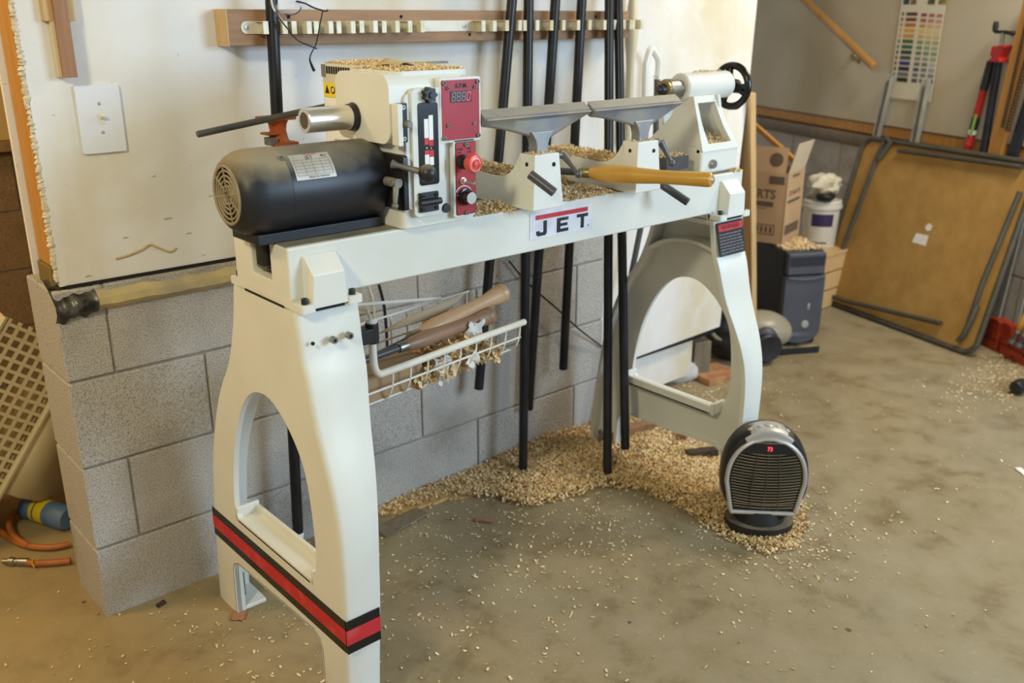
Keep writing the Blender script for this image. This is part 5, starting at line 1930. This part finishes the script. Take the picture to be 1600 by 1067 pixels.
# red-orange clamp heads with long bars and wooden screw handles
q0 = at(1522, 533, 'Z', 0)
q1 = at(1600, 573, 'Z', 0)
cu = (q1 - q0).normalized()
CF = fr(q0, cu, UPZ)
e1 = (CF.inverted() @ atp(1555, 545, q0, CF.to_3x3() @ V((0, 0, 1)))).x
e2 = e1 + .022
ht1 = (CF.inverted() @ atp(1540, 492, q0, CF.to_3x3() @ V((0, 0, 1)))).y
for k, (xa, xb, lb) in enumerate(((.0, e1, 'red-orange bar clamp head nearest the folding table'), (e2, e2 + .26, 'red-orange bar clamp head at the right frame edge, with wooden handles'))):
    BC = thing('bar_clamp', q0 + cu * xa, lb, 'bar clamp', 'bar clamps on the floor')
    h_ = ht1 if k == 0 else ht1 * 1.0
    if k == 0:
        oc = [(xa, .002), (xb, .002), (xb, h_ * .96), (xb - .03, h_ * 1.03), (xa + .02, h_ * .9)]
    else:
        oc = [(xa, .002), (xb, .002), (xb, h_), (xa + .16, h_ * 1.0), (xa + .145, h_ * .62), (xa + .06, h_ * .55), (xa + .045, h_ * 1.02), (xa, h_ * 1.05)]
    obj('head', MB().plate(oc, [], .05, CF @ Matrix.Translation((0, 0, -.05))), 'redorange', BC, bevel=.003)
    obj('groove', MB().box((xa + .004, h_ * .34, -.001), (xb - .004, h_ * .37, .0012), CF), 'darkgap', BC)
    for (fx, fy) in ((.25, .7), (.7, .5), (.4, .2)):
        obj('rivet', MB().lathe([(.005, 0), (.004, .002), (0, .0025)], CF @ V((xa + (xb - xa) * fx * (.8 if k else 1), h_ * fy * (.6 if k else 1), .0)), CF.to_3x3() @ V((0, 0, 1)), 10), 'darkgap', BC)
    bxs = (xa + (xb - xa) * .55,) if k == 0 else (xa + .03, xa + .20)
    for bx_ in bxs:
        s_ = CF @ V((bx_, h_ * .6, -.03))
        e_ = onw(1612 if k == 0 else 1640, 290 if k == 0 else 300, .02)
        dn = (e_ - s_).normalized()
        xx = (cu - dn * cu.dot(dn)).normalized()
        obj('bar', MB().box((-.011, 0, -.004), (.011, (e_ - s_).length, .004), fr(s_, xx, dn)), 'galv', BC, bevel=.001)
    if k == 1:
        for hx_ in (.078, .120):
            s_ = CF @ V((xa + hx_, h_ * .62, .004))
            dn = (UPZ * .9 + RN * .25 + cu * .16).normalized()
            obj('screw_handle', MB().lathe([(.010, .05), (.016, .056), (.019, .08), (.018, .12), (.015, .15), (.010, .156)], s_, dn, 18), 'handle', BC)
            obj('screw_ferrule', MB().lathe([(.011, .036), (.012, .05)], s_, dn, 16), 'galv', BC)
            obj('swivel', MB().lathe([(.022, -.010), (.020, .0), (.010, .006), (.009, .038)], s_, dn, 16), 'irondark', BC)
# dark tube end at the right frame edge
p = at(1588, 606, 'Z', .028)
dn = (at(1640, 580, 'Z', .028) - p).normalized()
DT = thing('dark_tube', p, 'dark grey tube with black rubber end cap lying at the right edge', 'tube')
obj('tube', MB().lathe([(.019, .03), (.019, .5)], p, dn, 18), 'irondark', DT)
obj('end_cap', MB().lathe([(.021, -.008), (.026, 0), (.026, .045), (.021, .05)], p, dn, 20), 'black', DT)

# ================================================================== LEFT OF THE PARTITION
YL = .50
A_, B_ = at(2, 768, 'Y', YL), at(82, 626, 'Y', YL)
du = (B_ - A_).normalized()
T0, T1 = at(45, 430, 'Y', YL), at(0, 510, 'Y', YL)
nvv = V((-du.z, 0, du.x))
hgt = (T0 - A_).dot(nvv)
LF = fr(A_, du, nvv)                     # z towards camera?
LB = thing('plastic_basket', A_, 'cream plastic lattice basket tipped against the back of the block wall', 'basket')
b = MB()
ll = .42
l0_ = -.30
nstep = .027
k = 0
x = l0_
while x <= ll:
    b.box((x, 0, -.003), (x + .0085, hgt, .002), LF)
    x += nstep
y = 0
while y <= hgt:
    b.box((l0_, y, -.003), (ll, y + .0085, .0015), LF)
    y += nstep
o = obj('lattice', b, 'lattice', LB)
obj('rim', MB().tube([LF @ V((l0_, 0, 0)), LF @ V((ll, 0, 0))], .009, 8).tube([LF @ V((l0_, hgt, 0)), LF @ V((ll, hgt, 0))], .009, 8), 'lattice', LB)
# solid lower part of the tub
s_ = MB()
pts = [LF @ V((l0_, 0, 0)), LF @ V((ll, 0, 0))]
lowz = [at(30, 775, 'Y', YL + .03), at(95, 770, 'Y', YL + .03)]
v_ = [s_.bm.verts.new(p) for p in (LF @ V((.02, 0, 0)), LF @ V((.26, 0, 0)), at(110, 690, 'Y', YL + .02), at(100, 768, 'Y', YL + .03), at(60, 783, 'Y', YL + .03), at(28, 778, 'Y', YL + .02), at(8, 770, 'Y', YL + .005))]
s_.bm.faces.new(v_)
o = obj('tub_side', s_, 'lattice', LB)
o.modifiers.new('thick', 'SOLIDIFY').thickness = .004
s_ = MB().box((l0_, -.002, -.26), (.26, .002, -.004), LF)
obj('tub_bottom', s_, 'lattice', LB)
obj('back_lattice', MB().box((l0_, hgt - .002, -.26), (ll, hgt + .002, -.004), LF), 'lattice', LB)

p0, p1 = at(42, 790, 'Z', .034), at(112, 812, 'Z', .034)
dn = (p1 - p0).normalized()
BCN = thing('gas_canister', p0, 'small blue gas canister with yellow label lying on the floor', 'canister')
obj('can', MB().lathe([(.022, -.004), (.032, .002), (.034, .010), (.034, .155), (.028, .165)], p0, dn, 28), 'blue', BCN)
obj('yellow_label', MB().lathe([(.0344, .045), (.0346, .046), (.0346, .094), (.0344, .095)], p0, dn, 28, False), 'canyellow', BCN)
obj('label_print', MB().lathe([(.0349, .060), (.0349, .064)], p0, dn, 28, False), 'blackprint', BCN)
hz = .011
hs = cz([(108, 850), (80, 855), (45, 853), (18, 842), (-10, 822)], hz)
HO2 = thing('air_hose', at(60, 870, 'Z', 0), 'orange air hose coiled on the floor with a metal coupling', 'hose')
obj('hose', MB().tube(spline([tuple(p) for p in hs], 6), .0085, 10), 'hose', HO2)
hs2 = [at(x, y, 'Z', z) for x, y, z in ((45, 853, .012), (22, 838, .02), (14, 818, .024), (22, 802, .022), (38, 794, .014), (50, 786, .011), (66, 778, .011))]
obj('hose', MB().tube(spline([tuple(p) for p in hs2], 6), .0085, 10), 'hose', HO2)
hs3 = cz([(110, 876), (80, 879), (55, 880), (40, 878)], hz)
obj('hose', MB().tube(spline([tuple(p) for p in hs3], 5), .0085, 10), 'hose', HO2)
q0_, q1_ = at(42, 878, 'Z', hz), at(2, 877, 'Z', hz)
dn = (q1_ - q0_).normalized()
obj('coupling', MB().lathe([(.010, -.004), (.0105, 0), (.0105, .022), (.0085, .024), (.0085, .030), (.0115, .032), (.0115, .045), (.007, .047), (.007, .062)], q0_, dn, 14), 'steel2', HO2)
obj('hose_tie', MB().tube([at(52, 872, 'Z', .02), at(50, 880, 'Z', .022), at(53, 886, 'Z', .012), at(60, 872, 'Z', .012)], .0014, 6), 'canyellow', HO2)

# ================================================================== SHAVINGS AND SCRAPS
fl = lambda pts: [tuple(at(x, y, 'Z', 0))[:2] for x, y in pts]
pile = [(.70, .0)] + fl([(588, 815), (640, 800), (700, 782), (760, 778), (830, 796), (900, 778), (950, 762), (1005, 772), (1050, 792), (1085, 812), (1120, 838), (1165, 858), (1205, 872), (1245, 860), (1268, 820), (1262, 790), (1200, 740), (1150, 700), (1125, 690), (1095, 672), (1058, 648), (1030, 620), (990, 600)]) + [(1.9, .05), (1.66, .05), (1.655, -.002)]
xs = np.array([p[0] for p in pile])
ys = np.array([p[1] for p in pile])


def height(x, y):
    ins = points_in(pile, x, y)
    d = dist_poly(pile, x, y)
    dw = np.where(x < 1.66, np.abs(y), 9)
    core = np.clip(d / .16, 0, 1) ** .8 * .034
    wallh = np.where(x < 1.66, np.exp(-(np.abs(y) / .10) ** 2) * .035 * np.clip((x - .68) / .25, 0, 1), 0)
    h_ = np.maximum(core, wallh)
    h_ = h_ * (.8 + .35 * np.sin(x * 9 + 2) * np.sin(y * 11 + 1)) 
    return np.where(ins, h_, 0), ins, d


PLO = (xs.min() - .02, ys.min() - .02)
PHI = (xs.max() + .02, ys.max() + .02)
NX, NY = 150, 130
gx_, gy_ = np.meshgrid(np.linspace(PLO[0], PHI[0], NX), np.linspace(PLO[1], PHI[1], NY), indexing='ij')
gh, gi, gd_ = height(gx_.ravel(), gy_.ravel())
gh = (gh - .009).reshape(NX, NY)
vv = np.stack([gx_, gy_, gh], 2).reshape(-1, 3)
ff = [(i * NY + j, (i + 1) * NY + j, (i + 1) * NY + j + 1, i * NY + j + 1) for i in range(NX - 1) for j in range(NY - 1)
      if max(gh[i, j], gh[i + 1, j], gh[i + 1, j + 1], gh[i, j + 1]) > 0]
me = bpy.data.meshes.new('shavings_mound')
me.from_pydata(vv.tolist(), [], ff)
me.materials.append(M['mound'])
o = bpy.data.objects.new('shavings_mound', me)
COL.objects.link(o)
tag(o, 'packed bed of sawdust under the loose shavings on the floor', 'sawdust', kind='stuff')
N = 120000
x = rng.uniform(PLO[0], PHI[0], N)
y = rng.uniform(PLO[1], PHI[1], N)
h, ins, d = height(x, y)
keep = ins & (rng.uniform(0, 1, N) < np.clip(.18 + d / .05, 0, 1))
P = np.stack([x, y, h + .002 + rng.uniform(0, .007, N)], 1)[keep]
tag(chips('shavings_pile', P, .0088, 'shav', tilt=.55), 'drift of pale wood shavings along the block wall and round the heater', 'shavings')
# loose flakes on the open floor
sets = []
for (cx_, cy_, sx2, sy2, n) in ((1.3, -.45, .35, .18, 700), (1.5, -.85, .14, .10, 500), (.9, -.25, .35, .15, 500), (.35, -.25, .3, .25, 330), (.1, -.3, .3, .3, 160), (.9, -.8, .8, .4, 300), (2.6, -1.0, .8, .5, 160), (2.1, .0, .25, .15, 900),
                               (3.2, -.72, .22, .07, 1100), (.5, -.9, .4, .25, 120)):
    q = np.stack([rng.normal(cx_, sx2, n), rng.normal(cy_, sy2, n)], 1)
    sets.append(q[:int(n * (.75 if n < 600 else 1))])
q = np.concatenate(sets)
ok = ~((q[:, 0] > -.01) & (q[:, 0] < 1.66) & (q[:, 1] > -.01))
q = q[ok]
P = np.concatenate([q, np.full((len(q), 1), .0025)], 1)
tag(chips('loose_flakes', P, .0072, 'shavfine', tilt=.25, curl=.4), 'stray wood flakes scattered over the concrete floor', 'shavings')


# on the lathe: bed, headstock top, banjo arms, tailstock
def patch(x0, x1, y0, y1, z, n, hgt_=.010):
    x = rng.uniform(x0, x1, n)
    y = rng.uniform(y0, y1, n)
    kx = np.minimum(x - x0, x1 - x) / (x1 - x0) * 4
    ky = np.minimum(y - y0, y1 - y) / (y1 - y0) * 4
    kk = np.clip(np.minimum(kx, ky), 0.1, 1)
    return np.stack([x, y, z + rng.uniform(0, 1, n) * hgt_ * kk], 1)


PS = [patch(.65, .76, -.572, -.50, BZ, 900, .018), patch(.84, 1.06, -.572, -.50, BZ, 2600, .020), (patch(.64, 1.39, -.43, -.362, BZ, 1700, .014)), patch(.76, .84, -.40, -.28, 1.014, 700, .012),
      patch(.765, .835, -.54, -.40, 1.010, 800, .012), patch(1.07, 1.147, -.54, -.28, 1.010, 1400, .014), patch(1.40, 1.515, -.545, -.42, 1.018, 900, .024), patch(1.16, 1.38, -.57, -.50, BZ, 800, .012),
      patch(1.50, 1.545, -.572, -.545, BZ, 90, .008), patch(.48, .64, -.56, -.41, 1.2288, 900, .004), patch(.51, .63, -.40, -.265, 1.232, 500, .004), patch(.77, .83, -.615, -.585, 1.06, 60, .003), patch(1.075, 1.14, -.615, -.585, 1.06, 60, .003),
      patch(1.40, 1.55, -.49, -.47, 1.189, 30, .002), patch(1.265, 1.342, -.545, -.505, 1.0, 200, .004)]
tag(chips('shavings_on_lathe', np.concatenate([np.repeat(p_, 2, 0) + rng.normal(0, .003, (2 * len(p_), 3)) * np.array([1, 1, .2]) for p_ in PS]), .0062, 'shavfine', tilt=.7, curl=.9), 'fine curled shavings lying on the lathe bed and headstock', 'shavings')

# pieces of wood and bark on the floor
for k, (px, py, l_, w_, h_, rot, m_, lb) in enumerate((
        (628, 818, .16, .05, .006, .15, 'greywood', 'thin grey wood strip lying flat beside the left lathe leg'),
        (757, 815, .05, .016, .006, -.9, 'mahog', 'short brown splinter on the floor under the lathe bed'),
        (1000, 690, .26, .035, .03, -.25, 'pinedark', 'long brown stick half buried in the shavings by the right leg'),
        (1066, 700, .045, .03, .025, .3, 'mahog', 'small brown offcut at the back edge of the shavings'),
        (1095, 722, .10, .03, .022, -.5, 'chain', 'dark crumbly bark lump near the fan heater'),
        (1120, 758, .026, .012, .004, .4, 'pale', 'pale flat wood chip on the shavings left of the heater'),
        (375, 960, .05, .03, .002, .9, 'mahog', 'thin brown scrap on the floor by the left back foot'),
        (1597, 738, .05, .02, .003, .9, 'paper', 'white paper flake on the floor at the right edge'),
        (252, 946, .022, .010, .008, .3, 'chain', 'dark dropping-like bark crumb near the block wall corner'))):
    p = at(px, py, 'Z', .0)
    zb_ = float(height(np.array([p.x]), np.array([p.y]))[0][0]) * .9
    F = fr((p.x, p.y, zb_ + .001), (math.cos(rot), math.sin(rot), 0), (-math.sin(rot), math.cos(rot), 0))
    b = MB().box((-l_ / 2, -w_ / 2, 0), (l_ / 2, w_ / 2, h_), F)
    bmesh.ops.subdivide_edges(b.bm, edges=b.bm.edges, cuts=2, use_grid_fill=True)
    for v in b.bm.verts:
        v.co += V((random.uniform(-1, 1), random.uniform(-1, 1), random.uniform(0, .6))) * min(w_, .03) * .10
    tag(obj('wood_scrap' if m_ != 'paper' else 'paper_flake', b, m_, bevel=.001, seg=1), lb, 'scrap')
